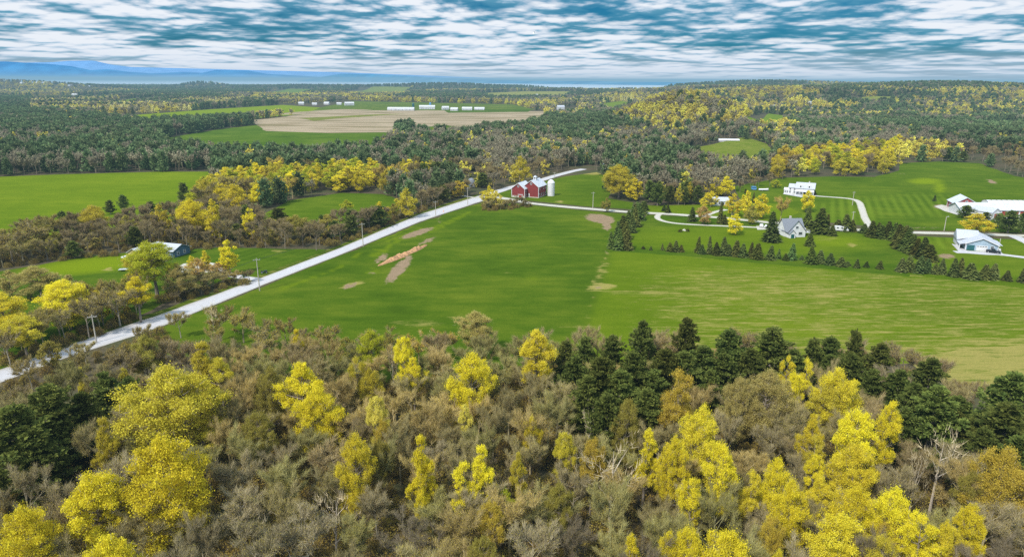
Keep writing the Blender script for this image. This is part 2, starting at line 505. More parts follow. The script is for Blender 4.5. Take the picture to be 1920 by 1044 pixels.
for i in range(4):
    reg(f'shrub_{i}', shrub(150 + i, 2.4, 3.4), 2.4, 3.4, M['bark'], BUDM)
for i in range(3):
    reg(f'snag_{i}', bare(160 + i, 13, 7, 260, .04, 1.2, 0, .1, 7, 4), 13, 7, M['bark'], BUDM)

def grow(name, key, loc, h, w, rotz, label, cat, group, crown=(1, 1, 1), trunk=(1, 1, 1), split=True):
    """place a tree (> trunk, crown); the copies share their meshes"""
    p = PROTO[key]; sc = (w / p['w'], w / p['w'], h / p['h'])
    if split:
        t = thing(name, label, cat, loc, rotz, group); t.scale = sc
        a = bpy.data.objects.new('trunk', p['trunk']); b = bpy.data.objects.new('crown', p['crown'])
        for o, c in ((a, trunk), (b, crown)):
            COL.objects.link(o); o.parent = t; o.color = (*c, 1)
    else:
        t = bpy.data.objects.new(name, p['one']); COL.objects.link(t)
        t.location = loc; t.rotation_euler = (0, 0, rotz); t.scale = sc; t.color = (*crown, 1)
        tag(t, label, cat, group)
    return t

# ------------------------------------------------------------------ ground materials
def attr(nt, name):
    a = nt.nodes.new('ShaderNodeAttribute'); a.attribute_name = name; return a

def ground_mat():
    m, nt, out = new_mat('woodland_floor')
    tc = N(nt, 'ShaderNodeTexCoord'); v = tc.outputs['Object']
    f1 = noise(nt, v, .9, 6, .7); f2 = noise(nt, v, .035, 4, .6); f3 = noise(nt, v, .004, 4, .6)
    c = ramp(nt, f1, [(.28, (.035, .028, .018)), (.55, (.10, .078, .048)), (.75, (.17, .135, .085))])
    c = mixc(nt, ramp(nt, f2, [(.45, (0, 0, 0)), (.7, (1, 1, 1))]), c, (.055, .070, .026))
    c = mixc(nt, ramp(nt, f3, [(.4, (0, 0, 0)), (.65, (.5, .5, .5))]), c, (.045, .055, .035))
    b = N(nt, 'ShaderNodeBsdfDiffuse'); nt.links.new(c, b.inputs[0]); nt.links.new(b.outputs[0], out.inputs[0])
    return m

def grass_mat():
    """meadow: two greens in patches, fine blade grain, straw and bare soil where the sheet's attributes ask for it"""
    m, nt, out = new_mat('meadow_grass')
    tc = N(nt, 'ShaderNodeTexCoord'); v = tc.outputs['Object']
    big = noise(nt, v, .016, 6, .68); mid = noise(nt, mapping(nt, v, (.35, 1, 1)), .14, 5, .65); fine = noise(nt, v, 1.6, 5, .75)
    f = mathn(nt, 'ADD', mathn(nt, 'MULTIPLY', big, .5), mathn(nt, 'ADD', mathn(nt, 'MULTIPLY', mid, .34), mathn(nt, 'MULTIPLY', fine, .22)))
    c = ramp(nt, f, [(.36, (.024, .054, .003)), (.50, (.047, .089, .005)), (.64, (.092, .128, .010))])
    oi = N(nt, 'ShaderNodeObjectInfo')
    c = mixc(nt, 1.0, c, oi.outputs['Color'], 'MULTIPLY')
    # mown stripes, only where the attribute is set
    sx = N(nt, 'ShaderNodeSeparateXYZ'); nt.links.new(mapping(nt, v, (1, 1, 1), (0, 0, math.radians(24))), sx.inputs[0])
    wv = mathn(nt, 'MULTIPLY_ADD', mathn(nt, 'SINE', mathn(nt, 'ADD', mathn(nt, 'MULTIPLY', sx.outputs[0], 1.25), mathn(nt, 'MULTIPLY', mid, 2.0))), .5, .5)
    st = attr(nt, 'mown')
    c = mixc(nt, mathn(nt, 'MULTIPLY', wv, mathn(nt, 'MULTIPLY', st.outputs['Fac'], .8)), c, (.11, .165, .012))
    lush = attr(nt, 'lush')
    c = mixc(nt, mathn(nt, 'MULTIPLY', lush.outputs['Fac'], .85, clamp=True), c, mixc(nt, fine, (.105, .165, .003), (.185, .225, .006)))
    dry = attr(nt, 'dry'); n2 = noise(nt, mapping(nt, v, (.16, 1, 1)), .55, 8, .82)
    k = mathn(nt, 'SUBTRACT', mathn(nt, 'ADD', dry.outputs['Fac'], mathn(nt, 'MULTIPLY', n2, 2.6)), 1.68)
    k = mathn(nt, 'MULTIPLY', mathn(nt, 'MULTIPLY', k, 3.2, clamp=True), mathn(nt, 'GREATER_THAN', dry.outputs['Fac'], .01))
    c = mixc(nt, k, c, mixc(nt, fine, (.16, .145, .030), (.32, .275, .085)))
    soil = attr(nt, 'soil'); n3 = noise(nt, v, .35, 7, .8)
    k = mathn(nt, 'SUBTRACT', mathn(nt, 'ADD', soil.outputs['Fac'], mathn(nt, 'MULTIPLY', n3, 2.0)), 1.42)
    k = mathn(nt, 'MULTIPLY', mathn(nt, 'MULTIPLY', k, 3.5, clamp=True), mathn(nt, 'GREATER_THAN', soil.outputs['Fac'], .01))
    c = mixc(nt, k, c, mixc(nt, n3, (.15, .105, .06), (.31, .225, .145)))
    b = N(nt, 'ShaderNodeBsdfDiffuse'); nt.links.new(c, b.inputs[0])
    bp = N(nt, 'ShaderNodeBump'); bp.inputs['Strength'].default_value = .5; bp.inputs['Distance'].default_value = .4
    nt.links.new(fine, bp.inputs['Height']); nt.links.new(bp.outputs[0], b.inputs['Normal'])
    nt.links.new(b.outputs[0], out.inputs[0])
    return m

def road_mat(name, c, dirt):
    m, nt, out = new_mat(name)
    tc = N(nt, 'ShaderNodeTexCoord'); v = tc.outputs['Object']
    f = noise(nt, v, .5, 6, .7); g = noise(nt, v, 5, 4, .7)
    col = ramp(nt, mathn(nt, 'ADD', mathn(nt, 'MULTIPLY', f, .7), mathn(nt, 'MULTIPLY', g, .3)), [(.3, tuple(x * .90 for x in c)), (.7, tuple(min(1, x * 1.06) for x in c))])
    e = attr(nt, 'edge')      # 0 on the verge, 1 in the wheel tracks
    k = mathn(nt, 'SUBTRACT', 1.1, mathn(nt, 'ADD', mathn(nt, 'MULTIPLY', e.outputs['Fac'], 3.2), mathn(nt, 'MULTIPLY', f, .8)), clamp=True)
    col = mixc(nt, k, col, dirt)
    b = N(nt, 'ShaderNodeBsdfPrincipled'); b.inputs['Roughness'].default_value = .95
    nt.links.new(col, b.inputs['Base Color']); nt.links.new(b.outputs[0], out.inputs[0])
    return m

def tilled_mat():
    m, nt, out = new_mat('stubble_field')
    tc = N(nt, 'ShaderNodeTexCoord'); v = tc.outputs['Object']
    f = noise(nt, mapping(nt, v, (.25, 1, 1), (0, 0, .35)), .03, 5, .6); g = noise(nt, v, .25, 5, .7)
    c = ramp(nt, mathn(nt, 'ADD', mathn(nt, 'MULTIPLY', f, .75), mathn(nt, 'MULTIPLY', g, .25)), [(.36, (.13, .12, .05)), (.45, (.22, .17, .10)), (.55, (.34, .27, .185)), (.68, (.25, .19, .12))])
    b = N(nt, 'ShaderNodeBsdfDiffuse'); nt.links.new(c, b.inputs[0]); nt.links.new(b.outputs[0], out.inputs[0])
    return m

M['floor'] = ground_mat(); M['grass'] = grass_mat()
M['road'] = road_mat('pale_road', (.43, .42, .435), (.30, .27, .22)); M['gravel'] = road_mat('gravel_lane', (.43, .405, .355), (.24, .24, .10))
M['tilled'] = tilled_mat()

# ------------------------------------------------------------------ terrain sheet
def build_ground():
    ys = np.concatenate([np.linspace(-900, 500, 26), np.geomspace(520, 9000, 150), np.geomspace(9600, 90000, 14)])
    V = []; nx = 170
    for y in ys:
        half = max(900, y * 1.35 + 500)
        xs = np.linspace(-half, half, nx)
        V.append(np.stack([xs, np.full(nx, y), H(xs, np.full(nx, y))], 1))
    V = np.concatenate(V); F = []
    for j in range(len(ys) - 1):
        for i in range(nx - 1):
            a = j * nx + i; F.append((a, a + 1, a + nx + 1, a + nx))
    me = bpy.data.meshes.new('ground'); me.from_pydata(V.tolist(), [], F); me.materials.append(M['floor'])
    me.polygons.foreach_set('use_smooth', [True] * len(F)); me.update()
    o = bpy.data.objects.new('ground', me); COL.objects.link(o); o['kind'] = 'structure'
build_ground()

# ------------------------------------------------------------------ sheets lying on the ground
def rough_edge(poly, step, amp, seed):
    out = []
    n = len(poly)
    for i in range(n):
        a = np.array(poly[i]); b = np.array(poly[(i + 1) % n]); L = np.linalg.norm(b - a); k = max(1, int(L / step))
        d = (b - a) / max(L, 1e-6); nrm = np.array([-d[1], d[0]])
        for j in range(k):
            p = a + (b - a) * j / k
            out.append(p + nrm * amp * (fbm(p[0] / step * .6 + 3, p[1] / step * .6, seed, 2) - .5) * 2)
    return out

def sheet(name, pxpoly, z, mat, grid=4.0, amp=1.5, color=(1, 1, 1), masks=None, plan=None, seed=1):
    """a field: outline given by the photograph's columns and rows, laid on the level ground and meshed finely"""
    poly = plan if plan is not None else [(PT(x, y) if y < 250 else P(x, y))[:2] for x, y in pxpoly]
    b = rough_edge(poly, grid * 2, amp, seed)
    arr = np.array(b); lo = arr.min(0); hi = arr.max(0)
    gx, gy = np.meshgrid(np.arange(lo[0] + grid / 2, hi[0], grid), np.arange(lo[1] + grid / 2, hi[1], grid))
    gx = gx.ravel() + RNG.uniform(-.2, .2, gx.size) * grid; gy = gy.ravel() + RNG.uniform(-.2, .2, gy.size) * grid
    ins = in_poly(gx, gy, b); pts = [tuple(p) for p in b] + list(zip(gx[ins], gy[ins]))
    nb = len(b)
    vs, es, fs, *_ = delaunay_2d_cdt([Vector(map(float, p)) for p in pts], [(i, (i + 1) % nb) for i in range(nb)], [list(range(nb))], 1, 1e-4)
    me = bpy.data.meshes.new(name)
    zh = H([v.x for v in vs], [v.y for v in vs]); zh = zh + np.where(zh > .01, 1.0, 0)
    me.from_pydata([(v.x, v.y, z + float(q)) for v, q in zip(vs, zh)], [], [tuple(f) for f in fs]); me.materials.append(mat)
    V = np.array([(v.x, v.y) for v in vs])
    nz = np.zeros(len(me.polygons) * 3); me.polygons.foreach_get('normal', nz)
    if nz.reshape(-1, 3)[:, 2].mean() < 0: me.flip_normals()
    if masks:
        px, py = to_px(V[:, 0], V[:, 1], np.full(len(V), z))
        for k, fn in masks.items():
            at = me.attributes.new(k, 'FLOAT', 'POINT'); at.data.foreach_set('value', np.asarray(fn(px, py), dtype=np.float32) * np.ones(len(V), np.float32))
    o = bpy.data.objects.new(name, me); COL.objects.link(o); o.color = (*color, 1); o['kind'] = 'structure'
    return o

def ell(*specs):
    """soft elliptic patches (cx, cy, rx, ry, strength, slope) in the photograph's coordinates"""
    def f(px, py):
        r = np.zeros(px.shape)
        for cx, cy, rx, ry, s, sl in specs:
            dx = px - cx; dy = py - cy - sl * dx
            q = (dx / rx) ** 2 + (dy / ry) ** 2
            r = np.maximum(r, s * np.clip(1.25 - q, 0, 1) ** .6)
        return r
    return f

def line(px, py, pts, wd):
    r = np.full(px.shape, 1e9)
    for (x0, y0), (x1, y1) in zip(pts, pts[1:]):
        t = np.clip(((px - x0) * (x1 - x0) + (py - y0) * (y1 - y0)) / ((x1 - x0) ** 2 + (y1 - y0) ** 2), 0, 1)
        r = np.minimum(r, np.hypot(px - x0 - t * (x1 - x0), (py - y0 - t * (y1 - y0)) * 1.6))
    return np.clip(1.4 - r / wd, 0, 1)

FIELDS = []          # outlines kept so that no wild tree grows on them
def field(name, poly, z, **kw):
    FIELDS.append(poly); return sheet(name, poly, z, M['grass'], **kw)

def dry_main(px, py):
    d = ell((1480, 543, 300, 12, .50, .02), (1700, 560, 240, 20, .42, .03), (1130, 537, 30, 5, .9, 0), (1300, 552, 230, 7, .50, .03), (1350, 590, 120, 12, .38, 0),
            (785, 606, 60, 7, .48, .03), (860, 596, 30, 6, .4, 0), (1085, 612, 40, 4, .45, 0), (1420, 640, 160, 14, .36, 0), (1700, 655, 230, 14, .5, -.03), (1850, 640, 120, 10, .6, -.03),
            (660, 534, 24, 5, .8, -.25), (950, 510, 16, 3, .3, 0), (1325, 483, 24, 4, .45, 0), (1550, 555, 60, 6, .55, 0))(px, py)
    for pts in ([(1140, 470), (1118, 540), (1098, 604)], [(1133, 490), (1112, 535)], [(1141, 492), (1126, 535)], [(1126, 492), (1106, 540)]):
        d = np.maximum(d, .66 * line(px, py, pts, 2.4))
    return np.maximum(d, .42 * np.clip((px - 1080) / 200, 0, 1) * np.clip((py - 475) / 40, 0, 1))
def soil_main(px, py):
    return ell((748, 505, 26, 15, 1, -.9), (715, 484, 16, 8, .75, -.5), (782, 437, 34, 6, .9, -.30), (800, 452, 20, 5, .7, -.4), (1123, 538, 13, 3, .6, 0),
               (1125, 410, 30, 9, 1, .12), (1137, 423, 10, 10, .95, .1), (655, 536, 18, 5, .9, -.3), (698, 512, 12, 3, .6, 0), (822, 412, 5, 9, .5, .3), (1140, 473, 6, 4, .5, 0))(px, py)
def lush_main(px, py):
    r = .5 * ell((1000, 522, 12, 4, .6, 0), (1500, 600, 400, 60, .25, 0), (1640, 500, 300, 14, .3, .04))(px, py)
    for pts in ([(690, 512), (720, 455), (790, 428)], [(682, 508), (712, 452), (770, 425)], [(700, 512), (728, 462), (760, 444)], [(800, 432), (880, 398)], [(806, 436), (870, 405)], [(520, 545), (640, 500), (680, 470)]):
        r = np.maximum(r, .55 * line(px, py, pts, 2.2))
    edge = 1140 - (py - 470) * .31
    return np.maximum(r, .36 * np.clip((px - edge) / 14, 0, 1) * np.clip((py - 466) / 8, 0, 1))

MAIN = [(240, 650), (310, 612), (489, 538), (640, 479), (787, 418), (905, 378), (960, 381), (1109, 396), (1186, 402), (1150, 470), (1265, 474), (1560, 500), (1700, 512), (1960, 536), (2600, 600),
        (2600, 670), (2600, 760), (1990, 720), (1830, 690), (1720, 680), (1500, 700), (1250, 720), (1000, 720), (600, 720), (420, 690)]
field('grass_field', MAIN, .012, grid=2.2, masks={'dry': dry_main, 'soil': soil_main, 'lush': lush_main, 'mown': lambda x, y: 0 * x}, color=(1.1, 1.05, 1))
field('dry_meadow', [(1690, 672), (1800, 655), (1990, 640), (2500, 660), (2600, 740), (2500, 830), (1930, 770), (1840, 745), (1760, 715)], .020, grid=2.2,
      masks={'dry': lambda x, y: .74 + 0 * x, 'soil': lambda x, y: 0 * x, 'lush': lambda x, y: 0 * x, 'mown': lambda x, y: 0 * x}, color=(1.5, 1.3, 1.6))
Z0 = {'soil': lambda x, y: 0 * x, 'dry': lambda x, y: 0 * x, 'lush': lambda x, y: 0 * x, 'mown': lambda x, y: 0 * x}
def zz(**k): d = dict(Z0); d.update(k); return d
field('lawn', [(1140, 470), (1216, 403), (1349, 409.5), (1450, 420), (1602, 433), (1645, 438), (1725, 484), (1705, 518), (1560, 505), (1265, 479)], .016, grid=2.5,
      masks=zz(lush=ell((1400, 450, 260, 26, .45, .02), (1560, 452, 60, 12, .7, .02)), dry=ell((1596, 460, 10, 5, .7, 0), (1550, 446, 30, 8, .4, 0))), color=(1.0, 1.0, 1))
field('roadside_lawn', [(1660, 446), (1709, 443), (1960, 450), (2600, 474), (2600, 610), (1960, 545), (1760, 522), (1700, 514), (1722, 484)], .018, grid=2.5,
      masks=zz(lush=lambda x, y: .25 + 0 * x, mown=ell((1760, 456, 60, 12, .9, 0)), soil=ell((1776, 480, 18, 5, .95, 0))))
field('hill_field', [(1372, 350), (1470, 333), (1560, 331), (1640, 332), (1686, 320), (1690, 306), (1760, 303), (1835, 306), (1900, 330), (1990, 345), (2500, 362), (2500, 462), (1990, 438), (1709, 431), (1640, 424), (1450, 410), (1400, 385)], .014, grid=4,
      masks=zz(mown=ell((1600, 395, 60, 26, 1, 0), (1720, 385, 110, 22, .75, 0), (1560, 400, 60, 20, .8, 0)), lush=lambda x, y: np.maximum(ell((1735, 340, 32, 6, 1.1, 0), (1762, 352, 9, 13, 1.1, .0))(x, y), .12),
               soil=ell((1860, 341, 9, 4, 1, .4), (1765, 388, 20, 5, .8, .1), (1720, 427, 60, 3, .5, .0), (1690, 326, 16, 2, .4, 0))))
field('barn_meadow', [(925, 366), (955, 356), (1030, 338), (1062, 330), (1120, 323), (1150, 340), (1140, 372), (1190, 380), (1186, 393), (1109, 388), (990, 376)], .014, grid=4, masks=zz(dry=ell((1112, 324, 40, 4, .9, 0), (1048, 378, 10, 3, .8, 0)), lush=lambda x, y: .15 + 0 * x))
field('lane_lawn', [(1196, 386), (1300, 384), (1420, 378), (1470, 384), (1500, 398), (1450, 417), (1350, 407), (1240, 400), (1184, 396)], .019, grid=3, masks=zz(lush=lambda x, y: .55 + 0 * x))
field('garden_lawn', [(-120, 550), (-20, 512), (160, 482), (250, 472), (420, 464), (610, 468), (575, 487), (482, 521), (420, 524), (360, 545), (300, 570), (250, 600), (120, 640), (-80, 700)], .014, grid=2.5,
      masks=zz(lush=ell((170, 497, 130, 16, 1, -.1), (60, 520, 60, 8, .5, -.1)), dry=ell((205, 504, 10, 3, 1.2, 0), (15, 497, 40, 8, .8, 0), (520, 471, 18, 2, .7, 0)), mown=lambda x, y: .2 * (x > 400)))
field('west_field', [(-500, 350), (-120, 336), (120, 327), (300, 322), (412, 322), (400, 345), (380, 385), (330, 412), (210, 430), (100, 442), (-120, 466), (-500, 512)], .014, grid=5, masks=zz(lush=lambda x, y: .42 + .15 * np.clip((380 - y) / 50, -1, 1)), color=(1.4, 1.3, 1))
field('clearing', [(480, 410), (540, 376), (640, 362), (720, 364), (760, 378), (735, 410), (600, 434), (510, 430)], .014, grid=5, masks=zz(lush=lambda x, y: .2 + 0 * x))
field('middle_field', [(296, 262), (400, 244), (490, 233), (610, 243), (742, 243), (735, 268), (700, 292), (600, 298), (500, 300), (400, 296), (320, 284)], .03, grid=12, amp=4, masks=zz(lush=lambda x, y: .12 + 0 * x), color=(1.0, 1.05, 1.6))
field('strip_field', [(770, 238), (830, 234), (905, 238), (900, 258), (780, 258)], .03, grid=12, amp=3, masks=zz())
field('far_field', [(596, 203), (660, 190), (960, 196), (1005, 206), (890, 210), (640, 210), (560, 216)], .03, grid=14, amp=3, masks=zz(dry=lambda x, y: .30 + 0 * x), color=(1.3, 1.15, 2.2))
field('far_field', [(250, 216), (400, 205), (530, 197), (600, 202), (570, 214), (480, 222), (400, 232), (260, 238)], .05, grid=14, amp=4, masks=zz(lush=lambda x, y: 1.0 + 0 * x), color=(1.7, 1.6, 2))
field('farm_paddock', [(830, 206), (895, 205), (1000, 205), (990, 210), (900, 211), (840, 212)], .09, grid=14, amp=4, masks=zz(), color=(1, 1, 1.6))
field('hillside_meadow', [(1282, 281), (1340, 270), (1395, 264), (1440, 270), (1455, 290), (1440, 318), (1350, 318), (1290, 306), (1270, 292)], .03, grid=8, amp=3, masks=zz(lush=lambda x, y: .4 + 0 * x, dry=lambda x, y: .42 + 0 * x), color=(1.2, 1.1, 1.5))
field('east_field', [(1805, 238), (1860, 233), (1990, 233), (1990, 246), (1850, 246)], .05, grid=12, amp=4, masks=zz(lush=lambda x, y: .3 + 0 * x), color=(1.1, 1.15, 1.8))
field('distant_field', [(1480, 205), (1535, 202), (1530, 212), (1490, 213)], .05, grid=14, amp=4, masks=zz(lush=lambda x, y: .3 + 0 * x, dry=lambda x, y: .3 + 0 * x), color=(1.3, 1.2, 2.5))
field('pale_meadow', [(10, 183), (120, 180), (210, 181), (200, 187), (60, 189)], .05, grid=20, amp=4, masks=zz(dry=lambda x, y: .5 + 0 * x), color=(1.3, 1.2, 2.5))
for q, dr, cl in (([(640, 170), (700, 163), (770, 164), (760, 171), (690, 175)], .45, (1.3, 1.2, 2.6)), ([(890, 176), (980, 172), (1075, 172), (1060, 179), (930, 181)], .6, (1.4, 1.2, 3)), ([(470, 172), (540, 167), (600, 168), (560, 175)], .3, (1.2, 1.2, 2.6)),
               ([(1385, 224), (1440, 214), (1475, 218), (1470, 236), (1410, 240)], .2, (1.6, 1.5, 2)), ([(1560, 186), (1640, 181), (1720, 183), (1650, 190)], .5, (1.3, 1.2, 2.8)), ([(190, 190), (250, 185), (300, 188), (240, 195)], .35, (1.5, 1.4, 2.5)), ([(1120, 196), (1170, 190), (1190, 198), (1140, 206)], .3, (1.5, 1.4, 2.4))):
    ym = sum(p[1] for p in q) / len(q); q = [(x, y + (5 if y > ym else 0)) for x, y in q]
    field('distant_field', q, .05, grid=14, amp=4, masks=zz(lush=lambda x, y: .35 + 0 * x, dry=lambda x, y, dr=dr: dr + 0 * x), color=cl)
TAN = [[(470, 226), (560, 216), (640, 208), (740, 207), (890, 208), (1018, 209), (1030, 222), (1010, 238), (940, 250), (890, 244), (830, 234), (742, 248), (620, 250), (500, 246)],
       [(180, 216), (300, 218), (480, 214), (470, 226), (300, 232), (190, 230)]]
for q in TAN:
    FIELDS.append(q); sheet('stubble_field', q, .04, M['tilled'], 14, 4)
sheet('stubble_field', [(470, 216), (640, 205), (700, 206), (560, 215)], .06, M['tilled'], 14, 3)
sheet('grass_field', [(560, 222), (700, 215), (770, 213), (640, 222), (590, 227)], .07, M['grass'], 14, 5, (1.2, 1.1, 2), zz(dry=lambda x, y: .5 + 0 * x))

def ribbon(name, left, right, z, mat, n=5, grid=3.0, thing_label=None):
    """a road between two edge lines given in the photograph's coordinates"""
    L = np.array([P(*p)[:2] for p in left]); R = np.array([P(*p)[:2] for p in right])
    def resample(A, k):
        d = np.concatenate([[0], np.cumsum(np.linalg.norm(np.diff(A, axis=0), axis=1))]); t = np.linspace(0, d[-1], k)
        return np.stack([np.interp(t, d, A[:, 0]), np.interp(t, d, A[:, 1])], 1)
    ln = np.linalg.norm(np.diff(L, axis=0), axis=1).sum(); k = max(4, int(ln / grid))
    L = resample(L, k); R = resample(R, k)
    for A, s in ((L, 3), (R, 9)):
        w = (np.array([fbm(p[0] * .12, p[1] * .12, s, 3) for p in A]) - .5)[:, None]
        A += w * .9 * (R - L) / np.maximum(np.linalg.norm(R - L, axis=1, keepdims=True), .1) * min(1, np.linalg.norm(R - L, axis=1).mean() / 5)
    V = []; E = []; F = []
    for i in range(k):
        for j in range(n):
            t = j / (n - 1); p = L[i] * (1 - t) + R[i] * t
            V.append((p[0], p[1], z)); E.append(min(t, 1 - t))
    for i in range(k - 1):
        for j in range(n - 1):
            a = i * n + j; F.append((a, a + 1, a + n + 1, a + n))
    me = bpy.data.meshes.new(name); me.from_pydata(V, [], F); me.materials.append(mat); me.update()
    nz = np.zeros(len(F) * 3); me.polygons.foreach_get('normal', nz)
    if nz.reshape(-1, 3)[:, 2].mean() < 0: me.flip_normals()
    at = me.attributes.new('edge', 'FLOAT', 'POINT'); at.data.foreach_set('value', np.array(E, np.float32))
    o = bpy.data.objects.new(name, me); COL.objects.link(o); o['kind'] = 'structure'
    return o

def lane(name, pts, width, z, mat):
    """a lane of the given width in metres along a centre line given in the photograph's coordinates"""
    C = np.array([P(*p)[:2] for p in pts])
    d = np.concatenate([[0], np.cumsum(np.linalg.norm(np.diff(C, axis=0), axis=1))]); k = max(6, int(d[-1] / 2.5)); t = np.linspace(0, d[-1], k)
    C = np.stack([np.interp(t, d, C[:, 0]), np.interp(t, d, C[:, 1])], 1)
    for _ in range(3): C[1:-1] = (C[:-2] + 2 * C[1:-1] + C[2:]) / 4
    T = np.gradient(C, axis=0); T /= np.linalg.norm(T, axis=1, keepdims=True); Nn = np.stack([-T[:, 1], T[:, 0]], 1)
    w = width * (.5 + .12 * np.array([[fbm(p[0] * .2, p[1] * .2, 5, 3) - .5] for p in C]))
    V = []; E = []; F = []; n = 5
    for i in range(k):
        for j in range(n):
            s = j / (n - 1); p = C[i] + Nn[i] * w[i] * (1 - 2 * s); V.append((p[0], p[1], z)); E.append(min(s, 1 - s))
    for i in range(k - 1):
        for j in range(n - 1):
            a = i * n + j; F.append((a, a + n, a + n + 1, a + 1))
    me = bpy.data.meshes.new(name); me.from_pydata(V, [], F); me.materials.append(mat); me.update()
    at = me.attributes.new('edge', 'FLOAT', 'POINT'); at.data.foreach_set('value', np.array(E, np.float32))
    o = bpy.data.objects.new(name, me); COL.objects.link(o); o['kind'] = 'structure'
    return o

ROAD_N = [(-260, 772), (-60, 712), (8, 690), (119, 651), (255, 604), (288, 594), (479, 525), (640, 464), (787, 402), (898, 367)]
ROAD_S = [(-260, 812), (-60, 742), (8, 714), (119, 672), (262, 627), (310, 609), (489, 536), (640, 477), (787, 416), (908, 376)]
# a brown verge under the road, then the road itself
sheet('verge', [(x, y - 6 * (y - 150) / 350) for x, y in ROAD_N] + [(x, y + 4) for x, y in ROAD_N[::-1]], .024, M['grass'], 3, .8, (.9, .85, 1), zz(dry=lambda x, y: .38 + 0 * x))
ribbon('road', ROAD_N, ROAD_S, .040, M['road'])
lane('road', [(898, 371), (925, 362), (962, 350), (1005, 341), (1040, 330), (1074, 321), (1095, 317)], 7.0, .046, M['road'])
lane('road', [(915, 368), (940, 371), (992, 381), (1050, 387), (1109, 392), (1183, 398), (1250, 401), (1349, 408), (1450, 418), (1602, 431), (1709, 436), (1800, 438), (1920, 442), (2100, 449), (2600, 469)], 6.0, .050, M['gravel'])
lane('driveway', [(1236, 402), (1231, 406), (1233, 411), (1243, 415), (1264, 419), (1311, 422), (1388, 425), (1430, 427), (1470, 430)], 3.2, .056, M['gravel'])
lane('driveway', [(1322, 405), (1333, 400), (1346, 396), (1362, 393)], 3.6, .058, M['gravel'])
lane('driveway', [(1512, 366), (1540, 368.5), (1585, 371.5), (1603, 374), (1612, 380), (1617, 395), (1622, 410), (1632, 425), (1640, 433)], 4.0, .056, M['gravel'])
lane('driveway', [(1790, 472.5), (1850, 474.5), (1885, 478), (1930, 484), (2000, 492)], 4.2, .056, M['road'])
lane('driveway', [(1896, 441), (1912, 447), (1935, 458)], 6, .058, M['road'])
lane('driveway', [(868, 367), (885, 371), (905, 371)], 3.5, .056, M['gravel'])
lane('driveway', [(482, 524), (440, 518), (418, 512), (404, 503)], 4.2, .056, M['road'])
sheet('driveway', [(332, 500), (345, 494), (385, 491), (412, 495), (420, 508), (405, 511), (370, 511), (336, 512)], .060, M['gravel'], 2, .5, masks={'edge': lambda x, y: .5 + 0 * x})
sheet('driveway', [(1418, 424), (1448, 424), (1450, 430), (1420, 431)], .061, M['gravel'], 2, .4, masks={'edge': lambda x, y: .5 + 0 * x})
sheet('farmyard', [(1752, 387), (1766, 384), (1800, 392), (1870, 405), (1990, 408), (1990, 420), (1890, 416), (1845, 412), (1795, 403), (1770, 396)], .056, M['gravel'], 3, .8, masks={'edge': lambda x, y: .5 + 0 * x})
sheet('patio', [(1784, 457), (1795, 460), (1813, 470), (1878, 474), (1886, 479), (1850, 478), (1800, 474)], .062, M['road'], 1.5, .2, masks={'edge': lambda x, y: .5 + 0 * x})
sheet('patio', [(1470, 362), (1506, 368), (1530, 365), (1532, 368), (1508, 371), (1468, 364)], .062, M['road'], 1.5, .2, masks={'edge': lambda x, y: .5 + 0 * x})

# ------------------------------------------------------------------ lake and far shore
def lake_mat():
    m, nt, out = new_mat('lake_water')
    tc = N(nt, 'ShaderNodeTexCoord')
    f = noise(nt, mapping(nt, tc.outputs['Object'], (.0006, .004, 1)), 1.0, 4, .6)
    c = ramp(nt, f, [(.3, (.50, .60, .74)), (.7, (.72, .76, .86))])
    b = N(nt, 'ShaderNodeBsdfPrincipled'); b.inputs['Roughness'].default_value = .2
    nt.links.new(c, b.inputs['Base Color']); nt.links.new(b.outputs[0], out.inputs[0])
    return m
LAKE = [(60, 160), (200, 161), (480, 161), (700, 163), (960, 166), (1060, 170), (1100, 175), (1240, 176), (1310, 168)]
def build_lake():
    near = [P(x, y)[:2] for x, y in LAKE]
    far = [far_pt(x, 50000) for x in (1500, 900, 300, -600)]
    pts = [far_pt(-500, 9500)] + near + list(far)
    me = bpy.data.meshes.new('lake'); me.from_pydata([(x, y, .6) for x, y in pts], [], [tuple(range(len(pts)))]); me.materials.append(lake_mat()); me.update()
    if me.polygons[0].normal.z < 0: me.flip_normals()
    o = bpy.data.objects.new('lake', me); COL.objects.link(o); o['kind'] = 'structure'
    return pts
LAKE_PLAN = build_lake()

